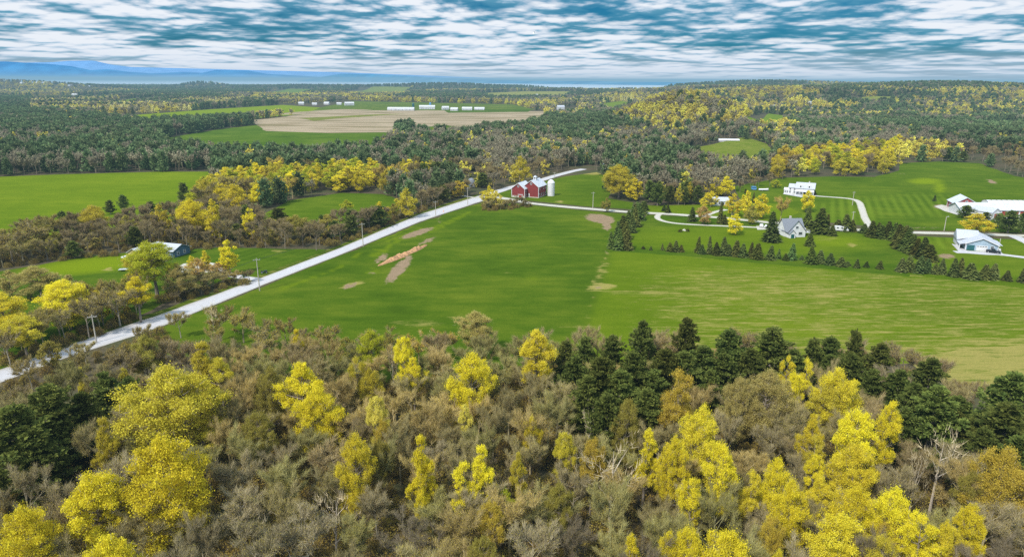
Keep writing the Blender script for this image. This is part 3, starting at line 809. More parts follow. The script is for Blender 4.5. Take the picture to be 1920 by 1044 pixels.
def ridge(name, prof, depth, mat, d0, seed):
    """a range of hills: crest heights follow the photograph's skyline columns; PROF rows are (px, py of the skyline, distance)"""
    px = np.linspace(prof[0][0], prof[-1][0], 260)
    py = np.interp(px, [p[0] for p in prof], [p[1] for p in prof]); dist = np.interp(px, [p[0] for p in prof], [p[2] for p in prof])
    V = []; F = []; rows = 26
    for j in range(rows):
        t = j / (rows - 1)
        for i in range(len(px)):
            d = ray(px[i], py[i]); k = dist[i] / d[1]; hz = CAM_H + d[2] * k
            y = dist[i] + (t - .45) * depth; x = d[0] / d[1] * dist[i] * (y / dist[i]) ** .6
            env = math.sin(math.pi * t) ** .8 if t < .45 else math.cos((t - .45) / .55 * math.pi / 2)
            env = 1 - ((.45 - t) / .45) ** 1.5 if t < .45 else env
            rg = (fbm(np.array(x) / depth * 5, np.array(y) / depth * 5, seed, 5) - .5) * 1.1 * math.sin(math.pi * min(1, t / .45)) if t < .45 else 0
            V.append((x, y, -6 + (hz + 6 + 0) * max(0, env + float(rg) * .35 * (1 if t < .4 else 0))))
    n = len(px)
    for j in range(rows - 1):
        for i in range(n - 1):
            a = j * n + i; F.append((a, a + 1, a + n + 1, a + n))
    me = bpy.data.meshes.new(name); me.from_pydata(V, [], F); me.materials.append(mat)
    me.polygons.foreach_set('use_smooth', [True] * len(F)); me.update()
    o = bpy.data.objects.new(name, me); COL.objects.link(o); o['kind'] = 'structure'

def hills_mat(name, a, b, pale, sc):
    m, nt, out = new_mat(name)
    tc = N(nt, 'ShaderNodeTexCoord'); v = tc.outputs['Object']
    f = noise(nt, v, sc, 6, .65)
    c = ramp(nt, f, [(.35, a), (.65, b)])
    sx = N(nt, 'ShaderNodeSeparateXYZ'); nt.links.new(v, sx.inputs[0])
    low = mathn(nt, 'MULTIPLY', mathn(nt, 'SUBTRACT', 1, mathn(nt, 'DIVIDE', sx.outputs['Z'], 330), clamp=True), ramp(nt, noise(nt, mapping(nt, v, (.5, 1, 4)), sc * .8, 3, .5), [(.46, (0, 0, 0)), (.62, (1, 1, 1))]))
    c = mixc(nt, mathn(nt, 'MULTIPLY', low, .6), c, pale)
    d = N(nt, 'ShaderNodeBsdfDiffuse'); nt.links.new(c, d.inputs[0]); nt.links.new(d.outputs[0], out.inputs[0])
    return m
M['mt_near'] = hills_mat('haze_blue_mountain', (.018, .115, .27), (.035, .175, .36), (.24, .36, .55), .0009)  # blue of distance haze is painted into the mountain and shore colours
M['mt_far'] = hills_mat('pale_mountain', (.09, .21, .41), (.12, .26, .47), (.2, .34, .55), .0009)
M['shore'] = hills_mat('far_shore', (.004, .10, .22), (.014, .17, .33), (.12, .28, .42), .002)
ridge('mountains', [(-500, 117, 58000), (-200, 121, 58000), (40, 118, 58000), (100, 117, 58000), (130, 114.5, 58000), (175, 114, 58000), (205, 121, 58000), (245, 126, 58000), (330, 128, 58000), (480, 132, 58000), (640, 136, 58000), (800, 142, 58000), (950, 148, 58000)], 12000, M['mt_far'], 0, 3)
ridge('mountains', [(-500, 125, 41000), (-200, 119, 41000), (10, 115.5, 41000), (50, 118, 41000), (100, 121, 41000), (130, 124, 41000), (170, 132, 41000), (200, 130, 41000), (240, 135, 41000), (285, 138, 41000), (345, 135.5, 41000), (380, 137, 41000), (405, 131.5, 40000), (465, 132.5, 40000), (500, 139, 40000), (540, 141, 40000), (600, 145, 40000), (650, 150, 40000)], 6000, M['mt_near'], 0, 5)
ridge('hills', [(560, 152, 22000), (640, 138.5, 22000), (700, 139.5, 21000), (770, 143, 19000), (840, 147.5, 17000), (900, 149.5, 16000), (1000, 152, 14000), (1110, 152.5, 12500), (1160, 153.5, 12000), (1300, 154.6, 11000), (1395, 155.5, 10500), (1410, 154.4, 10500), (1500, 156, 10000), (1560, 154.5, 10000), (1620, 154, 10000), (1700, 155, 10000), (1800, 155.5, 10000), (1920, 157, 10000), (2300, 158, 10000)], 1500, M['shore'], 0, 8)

# ------------------------------------------------------------------ building materials
M['red'] = board_mat('red_boards', (.20, .022, .022), .3, 'xy', .6)
M['red_plain'] = plain_mat('red_paint', (.26, .035, .03), .8, .25, 1.0, grime=(.12, .03, .03))
M['white'] = plain_mat('white_paint', (.62, .62, .64), .6, .06, .8, grime=(.52, .50, .48))
M['white_boards'] = board_mat('white_boards', (.64, .64, .67), .35, 'z', .75)
M['blue_boards'] = board_mat('blue_boards', (.32, .42, .52), .35, 'z', .7)
M['slate_boards'] = board_mat('slate_blue_boards', (.055, .115, .17), .35, 'z', .7)
M['tan_boards'] = board_mat('tan_boards', (.55, .42, .24), .35, 'z', .7)
M['far_white'] = plain_mat('distant_white_paint', (.50, .50, .52), .7, .2, .25)
M['metal_roof'] = board_mat('pale_metal_roof', (.50, .53, .58), .55, 'xy', .82)
M['grey_roof'] = plain_mat('grey_shingles', (.17, .185, .215), .85, .2, 2.2)
M['pale_roof'] = plain_mat('pale_shingles', (.40, .42, .47), .85, .1, 2.2)
M['stone'] = plain_mat('pale_stone', (.46, .42, .37), .9, .3, 2.5)
M['glass'] = plain_mat('window_glass', (.02, .035, .045), .15, .3, 3)
M['teal'] = plain_mat('teal_paint', (.012, .09, .10), .5, .2, 1)
M['pole'] = plain_mat('weathered_wood', (.40, .37, .31), .9, .25, 1.2)
M['dark'] = plain_mat('dark_rubber', (.02, .02, .022), .7, .3, 3)
M['blue_paint'] = plain_mat('blue_paint', (.10, .28, .55), .4, .1, 1)
M['black_paint'] = plain_mat('black_paint', (.012, .016, .022), .3, .2, 2)
M['silver'] = plain_mat('galvanised_metal', (.52, .54, .56), .4, .12, 2, metallic=.3)
M['orange'] = plain_mat('orange_plastic', (.70, .20, .03), .6, .1, 2)
M['green_paint'] = plain_mat('green_paint', (.02, .10, .06), .5, .2, 2)
M['chips'] = plain_mat('wood_chips', (.40, .215, .10), .95, .45, .7)
M['feather'] = leaf_mat('white_feathers', (.85, .85, .85), (.95, .95, .95), .5, False, 0, 0)
M['rock'] = plain_mat('pale_rock', (.50, .47, .41), .9, .25, 2)

def walls_bm(L, W, e, r, mb=None, x0=None, z0=0.0, oy=0.0, mi=0):
    """gabled wall block, ridge along x"""
    mb = mb or MB(); x0 = -L / 2 if x0 is None else x0; x1 = x0 + L; a = oy - W / 2; b = oy + W / 2
    mb.add([(x0, a, z0), (x1, a, z0), (x1, b, z0), (x0, b, z0), (x0, a, e), (x1, a, e), (x1, b, e), (x0, b, e), (x0, oy, r), (x1, oy, r)],
           [(0, 1, 5, 4), (2, 3, 7, 6), (3, 0, 4, 8, 7), (1, 2, 6, 9, 5), (4, 5, 9, 8), (6, 7, 8, 9), (3, 2, 1, 0)], mi)
    return mb

def roof_bm(L, W, e, r, ov=.45, th=.18, mb=None, x0=None, oy=0.0, mi=0):
    mb = mb or MB(); x0 = (-L / 2 if x0 is None else x0) - ov; x1 = x0 + L + 2 * ov
    k = (r - e) / (W / 2); g = .03
    for s in (-1, 1):
        yo = oy + s * (W / 2 + ov); zo = e - k * ov + g
        V = [(x0, oy, r + g), (x1, oy, r + g), (x1, yo, zo), (x0, yo, zo)]
        V += [(x, y, z + th) for x, y, z in V]
        F = [(0, 1, 2, 3), (4, 7, 6, 5), (0, 4, 5, 1), (1, 5, 6, 2), (2, 6, 7, 3), (3, 7, 4, 0)]
        mb.add(V, F if s < 0 else [f[::-1] for f in F], mi)
    return mb

def on_face(mb, face, L, W, u0, u1, z0, z1, d0, d1, ox=0.0, oy=0.0, mi=0):
    """box lying on a wall: U runs along the wall, D0..D1 stands proud of it"""
    if face == 'y-': mb.box(ox + u0, ox + u1, oy - W / 2 - d1, oy - W / 2 - d0, z0, z1, mi)
    if face == 'y+': mb.box(ox + u0, ox + u1, oy + W / 2 + d0, oy + W / 2 + d1, z0, z1, mi)
    if face == 'x-': mb.box(ox - L / 2 - d1, ox - L / 2 - d0, oy + u0, oy + u1, z0, z1, mi)
    if face == 'x+': mb.box(ox + L / 2 + d0, ox + L / 2 + d1, oy + u0, oy + u1, z0, z1, mi)

def window(t, face, L, W, u, z, w=.9, h=1.3, frame='white', ox=0.0, oy=0.0, pane='glass'):
    f = MB(); fw = .14
    for a, b, c, d in ((u - w / 2 - fw, u + w / 2 + fw, z - fw, z), (u - w / 2 - fw, u + w / 2 + fw, z + h, z + h + fw), (u - w / 2 - fw, u - w / 2, z, z + h), (u + w / 2, u + w / 2 + fw, z, z + h)):
        on_face(f, face, L, W, a, b, c, d, -.02, .09, ox, oy)
    on_face(f, face, L, W, u - w / 2, u + w / 2, z + h * .48, z + h * .54, -.01, .07, ox, oy)
    fo = f.build('window', M[frame], t)
    p = MB(); on_face(p, face, L, W, u - w / 2, u + w / 2, z, z + h, -.04, .035, ox, oy)
    p.build('pane', M[pane], fo)

def door(t, face, L, W, u, w, h, mat, ox=0.0, oy=0.0, z=0.0, name='door', handle=True):
    m = MB(); on_face(m, face, L, W, u - w / 2, u + w / 2, z, z + h, -.03, .08, ox, oy)
    o = m.build(name, M[mat], t)
    if handle:
        k = MB(); on_face(k, face, L, W, u + w * .32, u + w * .38, z + h * .42, z + h * .55, .08, .14, ox, oy); k.build('handle', M['dark'], o)
    return o

def corner_trim(t, L, W, e, mat='white', s=.28, ox=0, oy=0):
    for sx in (-1, 1):
        for sy in (-1, 1):
            m = MB(); cx, cy = ox + sx * L / 2, oy + sy * W / 2
            m.box(cx - s / 2 + sx * .05, cx + s / 2 + sx * .05, cy - s / 2 + sy * .05, cy + s / 2 + sy * .05, 0, e - .02)
            m.build('corner_trim', M[mat], t)

def rake_trim(t, L, W, e, r, mat='white', ov=.45, ox=0, oy=0, face='x-'):
    m = MB(); x = ox + (-(L / 2 + ov) - .07 if face == 'x-' else L / 2 + ov + .07); k = (r - e) / (W / 2)
    for s in (-1, 1):
        yo = oy + s * (W / 2 + ov); zo = e - k * ov
        m.add([(x, oy, r + .24), (x, yo, zo + .24), (x, yo, zo - .12), (x, oy, r - .12), (x + .06, oy, r + .24), (x + .06, yo, zo + .24), (x + .06, yo, zo - .12), (x + .06, oy, r - .12)],
              [(0, 1, 2, 3), (7, 6, 5, 4), (0, 4, 5, 1), (1, 5, 6, 2), (2, 6, 7, 3), (3, 7, 4, 0)])
    m.build('trim', M[mat], t)

def gz(x, y, z=0.0):
    p = P(x, y); return (float(p[0]), float(p[1]), z)

# ------------------------------------------------------------------ red barns and silo
def barn(px, py, W, L, e, r, label, cupola, rot):
    """px, py: the base of the corner nearest the camera; the ridge runs away from the camera"""
    c = P(px, py)[:2]; ca, sa = math.cos(rot), math.sin(rot)
    cx = c[0] + ca * L / 2 - sa * W / 2; cy = c[1] + sa * L / 2 + ca * W / 2      # corner is local (-L/2, -W/2)
    t = thing('red_barn', label, 'barn', (cx, cy, 0), rot, 'red barns at the road fork')
    walls_bm(L, W, e, r).build('wall', M['red'], t)
    roof_bm(L, W, e, r, .5, .2).build('roof', M['metal_roof'], t)
    corner_trim(t, L, W, e); rake_trim(t, L, W, e, r)
    fm = MB()
    on_face(fm, 'x-', L, W, -W / 2 + .3, W / 2 - .3, 0, 1.3 if not cupola else .5, .02, .12); on_face(fm, 'y-', L, W, -L / 2 + .3, L / 2 - .3, 0, .5, .02, .12)
    fm.build('foundation', M['stone'], t)
    window(t, 'x-', L, W, 0, r - 2.5, .9, 1.1)
    n = 4 if cupola else 3
    for i in range(n):
        window(t, 'y-', L, W, -L / 2 + L * (i + .6) / n, 1.1, .75, 1.3)
        if i != 1: window(t, 'y-', L, W, -L / 2 + L * (i + .6) / n, e - 2.2, .75, 1.1)
    if cupola:
        for u in (1.4, 3.4): door(t, 'x-', L, W, u, .9, 2.0, 'white', z=.5)
        cu = MB(); cu.box(-.9, .9, -.9, .9, r - .5, r + 1.5); co = cu.build('cupola', M['white'], t)
        pr = MB(); pr.add([(-1.15, -1.15, r + 1.5), (1.15, -1.15, r + 1.5), (1.15, 1.15, r + 1.5), (-1.15, 1.15, r + 1.5), (0, 0, r + 2.5)], [(0, 1, 4), (1, 2, 4), (2, 3, 4), (3, 0, 4), (3, 2, 1, 0)])
        pr.build('cupola_roof', M['metal_roof'], co)
        for fc in ('x-', 'y-'): v = MB(); on_face(v, fc, 1.8, 1.8, -.4, .4, r + .4, r + 1.2, .0, .05); v.build('louvre', M['dark'], co)
    else:
        door(t, 'x-', L, W, -1.4, 1.8, 1.9, 'red_plain', z=0.02).location.x = -.1
        ln = MB(); on_face(ln, 'x-', L, W, -3.4, .2, 1.9, 2.2, .04, .3); ln.build('lintel', M['white'], t)
    return t
BROT = math.radians(66)
barn(983.5, 371.5, 8.8, 11.5, 5.8, 9.2, 'smaller red gabled barn with white trim, left of the larger barn', False, BROT)
barn(1009.5, 371.5, 10.2, 13.5, 7.0, 10.8, 'larger red barn with white cupola on its pale metal roof, beside the white silo', True, BROT)
def silo(px, py, d, h, label):
    t = thing('silo', label, 'silo', gz(px, py)); b = MB(); r = d / 2; hc = h * .8
    b.lathe([(r, 0), (r, hc)], 24); 
    b.build('barrel', M['white'], t)
    k = MB(); k.lathe([(r + .12, hc), (r + .1, hc + .12), (r * .8, h * .9), (r * .35, h * .985), (.12, h)], 24); k.build('dome', M['white'], t)
    rg = MB()
    for i in range(1, 7): rg.lathe([(r + .015, hc * i / 7 - .05), (r + .05, hc * i / 7), (r + .015, hc * i / 7 + .05)], 24)
    rg.build('hoop', M['silver'], t)
silo(1033, 367, 4.6, 10.5, 'white domed silo standing at the right end of the larger red barn')

# ------------------------------------------------------------------ white farmhouse on the rise
def farmhouse():
    t = thing('farmhouse', 'large white two-storey farmhouse with dormers and porch at the end of a gravel drive', 'house', gz(1509, 364.5), math.radians(-26), 'houses around the fields')
    L, W, e, r = 11, 9, 4.6, 7.6
    walls_bm(L, W, e, r).build('wall', M['white_boards'], t)
    rf = roof_bm(L, W, e, r, .5).build('roof', M['pale_roof'], t)
    # wing on the left, garage wing right behind
    walls_bm(4.5, 7, 4.4, 6.4, x0=-10).build('wing', M['white_boards'], t)
    roof_bm(4.5, 7, 4.4, 6.4, .3, x0=-10).build('wing_roof', M['pale_roof'], t)
    walls_bm(2.8, 6, 2.6, 3.6, x0=-12.8).build('annexe', M['white_boards'], t); roof_bm(2.8, 6, 2.6, 3.6, .25, x0=-12.8).build('annexe_roof', M['white'], t)
    for x in (-2.8, 2.4):
        d = MB(); d.add([(x - 1.2, -4.2, 4.7), (x + 1.2, -4.2, 4.7), (x + 1.2, -4.2, 6.2), (x, -4.2, 7.0), (x - 1.2, -4.2, 6.2), (x - 1.2, -.8, 6.2), (x + 1.2, -.8, 6.2), (x, -.5, 7.0), (x - 1.2, -2.5, 4.9), (x + 1.2, -2.5, 4.9)],
                        [(0, 1, 2, 3, 4), (2, 6, 7, 3), (4, 3, 7, 5), (0, 4, 5, 8), (1, 9, 6, 2)])
        o = d.build('dormer', M['white'], t)
        p = MB(); p.box(x - .4, x + .4, -4.27, -4.17, 5.0, 6.0); p.build('pane', M['glass'], o)
    pr = MB(); pr.add([(-5.5, -4.55, 3.1), (5.5, -4.55, 3.1), (5.7, -6.9, 2.5), (-5.7, -6.9, 2.5), (-5.5, -4.55, 3.25), (5.5, -4.55, 3.25), (5.7, -6.9, 2.65), (-5.7, -6.9, 2.65)], [(3, 2, 1, 0), (4, 5, 6, 7), (0, 1, 5, 4), (1, 2, 6, 5), (2, 3, 7, 6), (3, 0, 4, 7)])
    po = pr.build('porch_roof', M['white'], t)
    for x in np.linspace(-5.4, 5.4, 6):
        c = MB(); c.box(x - .12, x + .12, -6.75, -6.5, .3, 2.5); c.build('column', M['white'], po)
    dk = MB(); dk.box(-6, 6, -7, -4.56, 0, .3); dk.build('porch_floor', M['white'], t)
    for u in (-4, -1.4, 1.4, 4): window(t, 'y-', L, W, u, .9, .8, 1.4)
    for u in (-1.3, 1.3): window(t, 'y-', 4.5, 7, u, 1, .8, 1.3, ox=-7.75)
    for u in (-1.3, 1.3): window(t, 'y-', 4.5, 7, u, 3, .7, 1.0, ox=-7.75)
    for u in (-.6, .6): window(t, 'y-', 2.8, 6, u, .9, .6, 1.1, ox=-11.4)
    for u in (-2.6, .2, 2.8): window(t, 'x+', L, W, u, .7, 1.7, 1.7, pane='teal')
    window(t, 'x+', L, W, 0, 4.0, 1.4, 1.3, pane='glass')
    door(t, 'y-', L, W, 0, 1.0, 2.1, 'dark', z=.3)
    ch = MB(); ch.box(1.5, 2.3, .3, 1.1, 6.2, 8.6); ch.build('chimney', M['stone'], rf)
farmhouse()

# ------------------------------------------------------------------ white cape house behind the big spruce
def cape():
    t = thing('cottage', 'white steep-gabled cottage with grey roof and side deck, between the dark spruces', 'house', gz(1481, 440), math.radians(8), 'houses around the fields')
    L, W, e, r = 9.6, 8, 3.0, 7.9
    walls_bm(L, W, e, r).build('wall', M['white_boards'], t); rf = roof_bm(L, W, e, r, .45).build('roof', M['grey_roof'], t)
    # the front cross gable: ridge along y
    g = MB(); a, b, y0, y1 = -4.5, 4.5, -5.8, -.3; ez, rz = 2.9, 8.1
    g.add([(a, y0, 0), (b, y0, 0), (b, y0, ez), (0, y0, rz), (a, y0, ez), (a, y1, 0), (b, y1, 0), (b, y1, ez), (0, y1, rz), (a, y1, ez)], [(0, 1, 2, 3, 4), (1, 6, 7, 2), (5, 0, 4, 9), (4, 3, 8, 9), (3, 2, 7, 8)])
    gw = g.build('gable_wall', M['white_boards'], t)
    q = MB()
    for s in (-1, 1):
        V = [(0, y0 - .5, rz + .04), (0, y1, rz + .04), (s * 5.0, y1, ez - .55), (s * 5.0, y0 - .5, ez - .55)]; V += [(x, y, z + .2) for x, y, z in V]
        F = [(0, 1, 2, 3), (4, 7, 6, 5), (0, 4, 5, 1), (1, 5, 6, 2), (2, 6, 7, 3), (3, 7, 4, 0)]; q.add(V, F if s > 0 else [f[::-1] for f in F])
    q.build('gable_roof', M['grey_roof'], t)
    for x, z, w, h in ((-.1, 4.3, 1.3, 1.0), (1.9, 1.2, 1.9, 1.3)): window(t, 'y-', 1, 11.6, x, z, w, h)
    # small entrance gable left of it
    p = MB(); p.add([(-4.4, -7.6, 0), (-1.6, -7.6, 0), (-1.6, -7.6, 2.3), (-3, -7.6, 3.9), (-4.4, -7.6, 2.3), (-4.4, -5.75, 0), (-1.6, -5.75, 0), (-1.6, -5.75, 2.3), (-3, -5.75, 3.9), (-4.4, -5.75, 2.3)], [(0, 1, 2, 3, 4), (1, 6, 7, 2), (5, 0, 4, 9)])
    p.build('porch', M['white_boards'], t)
    q = MB()
    for s in (-1, 1):
        V = [(-3, -7.9, 3.95), (-3, -5.7, 3.95), (-3 + s * 1.75, -5.7, 2.0), (-3 + s * 1.75, -7.9, 2.0)]; V += [(x, y, z + .15) for x, y, z in V]
        F = [(0, 1, 2, 3), (4, 7, 6, 5), (0, 4, 5, 1), (1, 5, 6, 2), (2, 6, 7, 3), (3, 7, 4, 0)]; q.add(V, F if s > 0 else [f[::-1] for f in F])
    q.build('porch_roof', M['grey_roof'], t)
    door(t, 'y-', 1, 15.2, -3, 1.6, 1.9, 'teal')
    d = MB(); d.box(4.75, 8.2, -3.6, 1.2, 1.5, 1.75)
    for x, y in ((7.9, -3.4), (7.9, 1), (5, -3.4)): d.box(x - .1, x + .1, y - .1, y + .1, 0, 1.5)
    do = d.build('deck', M['white'], t)
    ra = MB()
    for y in (-3.6, 1.15): ra.box(4.75, 8.2, y, y + .06, 2.5, 2.6)
    ra.box(8.14, 8.2, -3.54, 1.15, 2.5, 2.6)
    for i in range(9): ra.box(4.8 + i * .42, 4.86 + i * .42, -3.6, -3.54, 1.75, 2.5)
    ra.build('railing', M['white'], do)
    sw = MB(); sw.box(4.72, 8.0, 0, 5.0, 0, 3.0); sw.build('annexe', M['white_boards'], t)
    c = MB(); c.box(-.4, .4, 1, 1.8, 6.6, 9.0); c.build('chimney', M['stone'], rf)
    window(t, 'x+', L, W, 2, 3.6, 1, 1.1)
cape()

# ------------------------------------------------------------------ blue house by the lane
def blue_house():
    a = P(1812, 468.5)[:2]; b = P(1867, 473.5)[:2]
    t = thing('blue_house', 'pale blue gabled house with white garage door and a black pickup outside', 'house', (0, 0, 0), 0, 'houses around the fields')
    # local x runs back along the ridge, the gable x- faces the camera
    u = (b - a) / np.linalg.norm(b - a); rot = math.atan2(u[1], u[0]) + math.pi / 2 + math.radians(2)
    L, W, e, r = 17, 12.0, 3.1, 5.7
    mid = (a + b) / 2; ca, sa = math.cos(rot), math.sin(rot)
    t.location = (mid[0] + ca * L / 2, mid[1] + sa * L / 2, 0); t.rotation_euler = (0, 0, rot)
    walls_bm(L, W, e, r).build('wall', M['blue_boards'], t); roof_bm(L, W, e, r, .55).build('roof', M['pale_roof'], t)
    rake_trim(t, L, W, e, r, 'white', .55); corner_trim(t, L, W, e)
    # higher cross roof and side wing to the left (local +y)
    g = MB(); hz = 6.9
    g.add([(-1, 0, 5.2), (9, 0, 5.2), (4, 0, hz), (4, 8.6, hz - .2), (-1.2, 8.6, 2.9), (9.2, 8.6, 2.9), (-1.2, 8.6, 3.1), (9.2, 8.6, 3.1), (4, 8.6, hz)], [(0, 2, 8, 6), (2, 1, 7, 8), (6, 8, 7), (0, 6, 4), (1, 5, 7)])
    g.build('wing_roof', M['pale_roof'], t)
    w = MB(); w.box(-.6, 8.6, 5.9, 8.2, 0, 2.95); w.build('wing', M['white_boards'], t)
    pr = MB(); pr.add([(-8.4, 6.1, 2.95), (-.7, 6.1, 2.95), (-.7, 8.6, 2.35), (-8.4, 8.6, 2.35), (-8.4, 6.1, 3.1), (-.7, 6.1, 3.1), (-.7, 8.6, 2.5), (-8.4, 8.6, 2.5)], [(0, 1, 2, 3), (7, 6, 5, 4), (0, 4, 5, 1), (1, 5, 6, 2), (2, 6, 7, 3), (3, 7, 4, 0)])
    po = pr.build('porch_roof', M['pale_roof'], t)
    for x in np.linspace(-8.1, -1, 5):
        c = MB(); c.box(x - .13, x + .13, 8.2, 8.46, 0, 2.4); c.build('column', M['white'], po)
    door(t, 'x-', L, W, 4.1, 2.9, 2.4, 'teal', name='garage_door', handle=False)
    gd = door(t, 'x-', L, W, -.1, 4.2, 2.5, 'white', name='garage_door', handle=False)
    k = MB()
    for i in range(4): on_face(k, 'x-', L, W, -1.9 + i * 1.0, -1.2 + i * 1.0, 1.9, 2.2, .085, .1)
    k.build('pane', M['glass'], gd)
    window(t, 'x-', L, W, -3.9, 1.3, 1.1, 1.2)
    for x in (1, 4, 7): window(t, 'y+', L, 16.4, x, 1.0, .9, 1.3)
    for x in (-6.5, -3): window(t, 'y+', L, W, x, .9, .9, 1.4)
    st = MB()
    for i in range(3): st.box(-6 + i * 2.5, -4 + i * 2.5, -7.8 + i * .2, -6.12, 0, 1.1 - .3 * i)
    st.build('steps', M['white'], t)
    sh = MB(); sh.add([(-5, -6, 3.0), (6, -6, 3.0), (6, -8.4, 2.3), (-5, -8.4, 2.3), (-5, -6, 3.15), (6, -6, 3.15), (6, -8.4, 2.45), (-5, -8.4, 2.45)], [(3, 2, 1, 0), (4, 5, 6, 7), (0, 1, 5, 4), (1, 2, 6, 5), (2, 3, 7, 6), (3, 0, 4, 7)])
    sh.build('side_roof', M['pale_roof'], t)
blue_house()

# ------------------------------------------------------------------ red farm buildings at the right edge
def farm():
    # long range
    t = thing('long_barn', 'long low white and red barn with a white metal roof, at the right edge', 'barn', gz(1864, 401), math.radians(-3), 'red farm buildings')
    L, W, e, r = 44, 12, 3.4, 6.2
    walls_bm(L, W, e, r).build('wall', M['white_boards'], t); roof_bm(L, W, e, r, .7).build('roof', M['metal_roof'], t)
    corner_trim(t, L, W, e)
    for u in (-17.5, -14.5, -2.5): window(t, 'y-', L, W, u, .9, 1.2, 1.3)
    for u, w, m in ((-11, 1.4, 'red_plain'), (-6.5, 3.0, 'red_plain'), (1.5, 2.4, 'red_plain'), (8.5, 1.6, 'red_plain'), (11.5, 2.8, 'red_plain')): door(t, 'y-', L, W, u, w, 2.7, m)
    aw = MB(); aw.add([(13.5, -6.02, 3.0), (22, -6.02, 3.0), (22, -8.6, 2.3), (13.5, -8.6, 2.3), (13.5, -6.02, 3.15), (22, -6.02, 3.15), (22, -8.6, 2.45), (13.5, -8.6, 2.45)], [(3, 2, 1, 0), (4, 5, 6, 7), (0, 1, 5, 4), (1, 2, 6, 5), (2, 3, 7, 6), (3, 0, 4, 7)])
    aw.build('awning', M['metal_roof'], t)
    wl = MB(); on_face(wl, 'y-', L, W, 13.5, 21.8, .9, 2.2, .02, .1); wl.build('shutter', M['teal'], t)
    # gabled end block on the left, ridge towards the camera
    c = thing('gabled_barn', 'red barn end block with broad white gabled roof, left end of the long barn', 'barn', gz(1803, 391), math.radians(87 - 14), 'red farm buildings')
    L, W, e, r = 13, 12, 3.9, 7.4
    walls_bm(L, W, e, r).build('wall', M['red_plain'], c); roof_bm(L, W, e, r, .6).build('roof', M['metal_roof'], c); corner_trim(c, L, W, e); rake_trim(c, L, W, e, r)
    pn = MB(); on_face(pn, 'x-', L, W, -5.6, 5.6, .0, 2.9, .02, .1); pn.build('white_panel', M['white'], c)
    for u in (-3.4, 0, 3.4): window(c, 'x-', L + .2, W, u, .8, 1.3, 1.5)
    window(c, 'x-', L, W, 0, 4.5, 1, 1.1); door(c, 'y+', L, W, -2, 2, 2.5, 'white'); window(c, 'y+', L, W, 2.5, 1.2, 1, 1.2)
    # pale shed in front
    s = thing('metal_shed', 'pale grey-roofed metal shed in front of the long low barn', 'shed', gz(1846, 407), math.radians(118), 'red farm buildings')
    L, W, e, r = 11, 8, 3.6, 5.6
    walls_bm(L, W, e, r).build('wall', M['white_boards'], s); roof_bm(L, W, e, r, .35).build('roof', M['pale_roof'], s); door(s, 'x-', L, W, 0, 3, 2.8, 'red_plain'); window(s, 'y+', L, W, 0, 1.2, 1, 1)
    # hoop house behind
    h = thing('hoop_house', 'long white polytunnel with dark patches behind the long low barn', 'greenhouse', gz(1884, 389), math.radians(-3), 'red farm buildings')
    m = MB(); n = 10; LH = 24; V = []
    for x in (-LH / 2, LH / 2):
        for k in range(n + 1):
            a = math.pi * k / n; V.append((x, 4.2 * math.cos(a), 4.4 * math.sin(a) ** .8))
    m.add(V, [(k, k + 1, n + 2 + k, n + 1 + k) for k in range(n)] + [tuple(range(n + 1)), tuple(range(n + 1, 2 * n + 2))[::-1]])
    m.build('cover', M['white'], h)
    for i in range(9):
        q = MB(); x = -LH / 2 + LH * i / 8
        q.tube([(x, 4.27 * math.cos(math.pi * k / n), 4.47 * math.sin(math.pi * k / n) ** .8) for k in range(n + 1)], [.09] * (n + 1), 4); q.build('hoop', M['dark'], h)
farm()

# ------------------------------------------------------------------ slate-blue house by the road
def slate_house():
    t = thing('slate_house', 'slate-blue bungalow with grey roof behind budding trees, left of the pale road', 'house', gz(322, 477), math.radians(-18), 'houses around the fields')
    L, W, e, r = 11, 9.5, 2.9, 4.8
    walls_bm(L, W, e, r).build('wall', M['slate_boards'], t); roof_bm(L, W, e, r, .6).build('roof', M['pale_roof'], t)
    for u in (-3, 0, 3.4): window(t, 'y-', L, W, u, .9, 1.1, 1.2)
    for u in (-2, 1.6): window(t, 'x+', L, W, u, .9, 1.2, 1.2)
    door(t, 'y-', L, W, 1.6, 1, 2.05, 'white')
    # wing running towards the camera on the left
    w = MB(); e2, r2 = 2.7, 4.4
    x0, x1, y0, y1 = -11.5, -5.3, -11.5, 2.0; xm = (x0 + x1) / 2
    w.add([(x0, y0, 0), (x1, y0, 0), (x1, y1, 0), (x0, y1, 0), (x0, y0, e2), (x1, y0, e2), (x1, y1, e2), (x0, y1, e2), (xm, y0, r2), (xm, y1, r2)], [(0, 1, 5, 8, 4), (1, 2, 6, 5), (2, 3, 7, 9, 6), (3, 0, 4, 7)])
    w.build('wing', M['tan_boards'], t)
    q = MB(); k = (r2 - e2) / ((x1 - x0) / 2)
    for s in (-1, 1):
        xo = xm + s * ((x1 - x0) / 2 + .5); zo = e2 - k * .5 + .03
        V = [(xm, y0 - .5, r2 + .03), (xm, y1 + .3, r2 + .03), (xo, y1 + .3, zo), (xo, y0 - .5, zo)]; V += [(x, y, z + .18) for x, y, z in V]
        F = [(0, 1, 2, 3), (4, 7, 6, 5), (0, 4, 5, 1), (1, 5, 6, 2), (2, 6, 7, 3), (3, 7, 4, 0)]; q.add(V, F if s > 0 else [f[::-1] for f in F])
    q.build('wing_roof', M['pale_roof'], t)
    d = MB(); d.box(-15.5, -11.6, -11.5, -7, .0, .5); do = d.build('deck', M['white'], t)
    window(t, 'x-', 23, 1, -9, .9, 1.4, 1.2); window(t, 'y-', 1, 23, -8.4, 1.0, 1.3, 1.2)
slate_house()

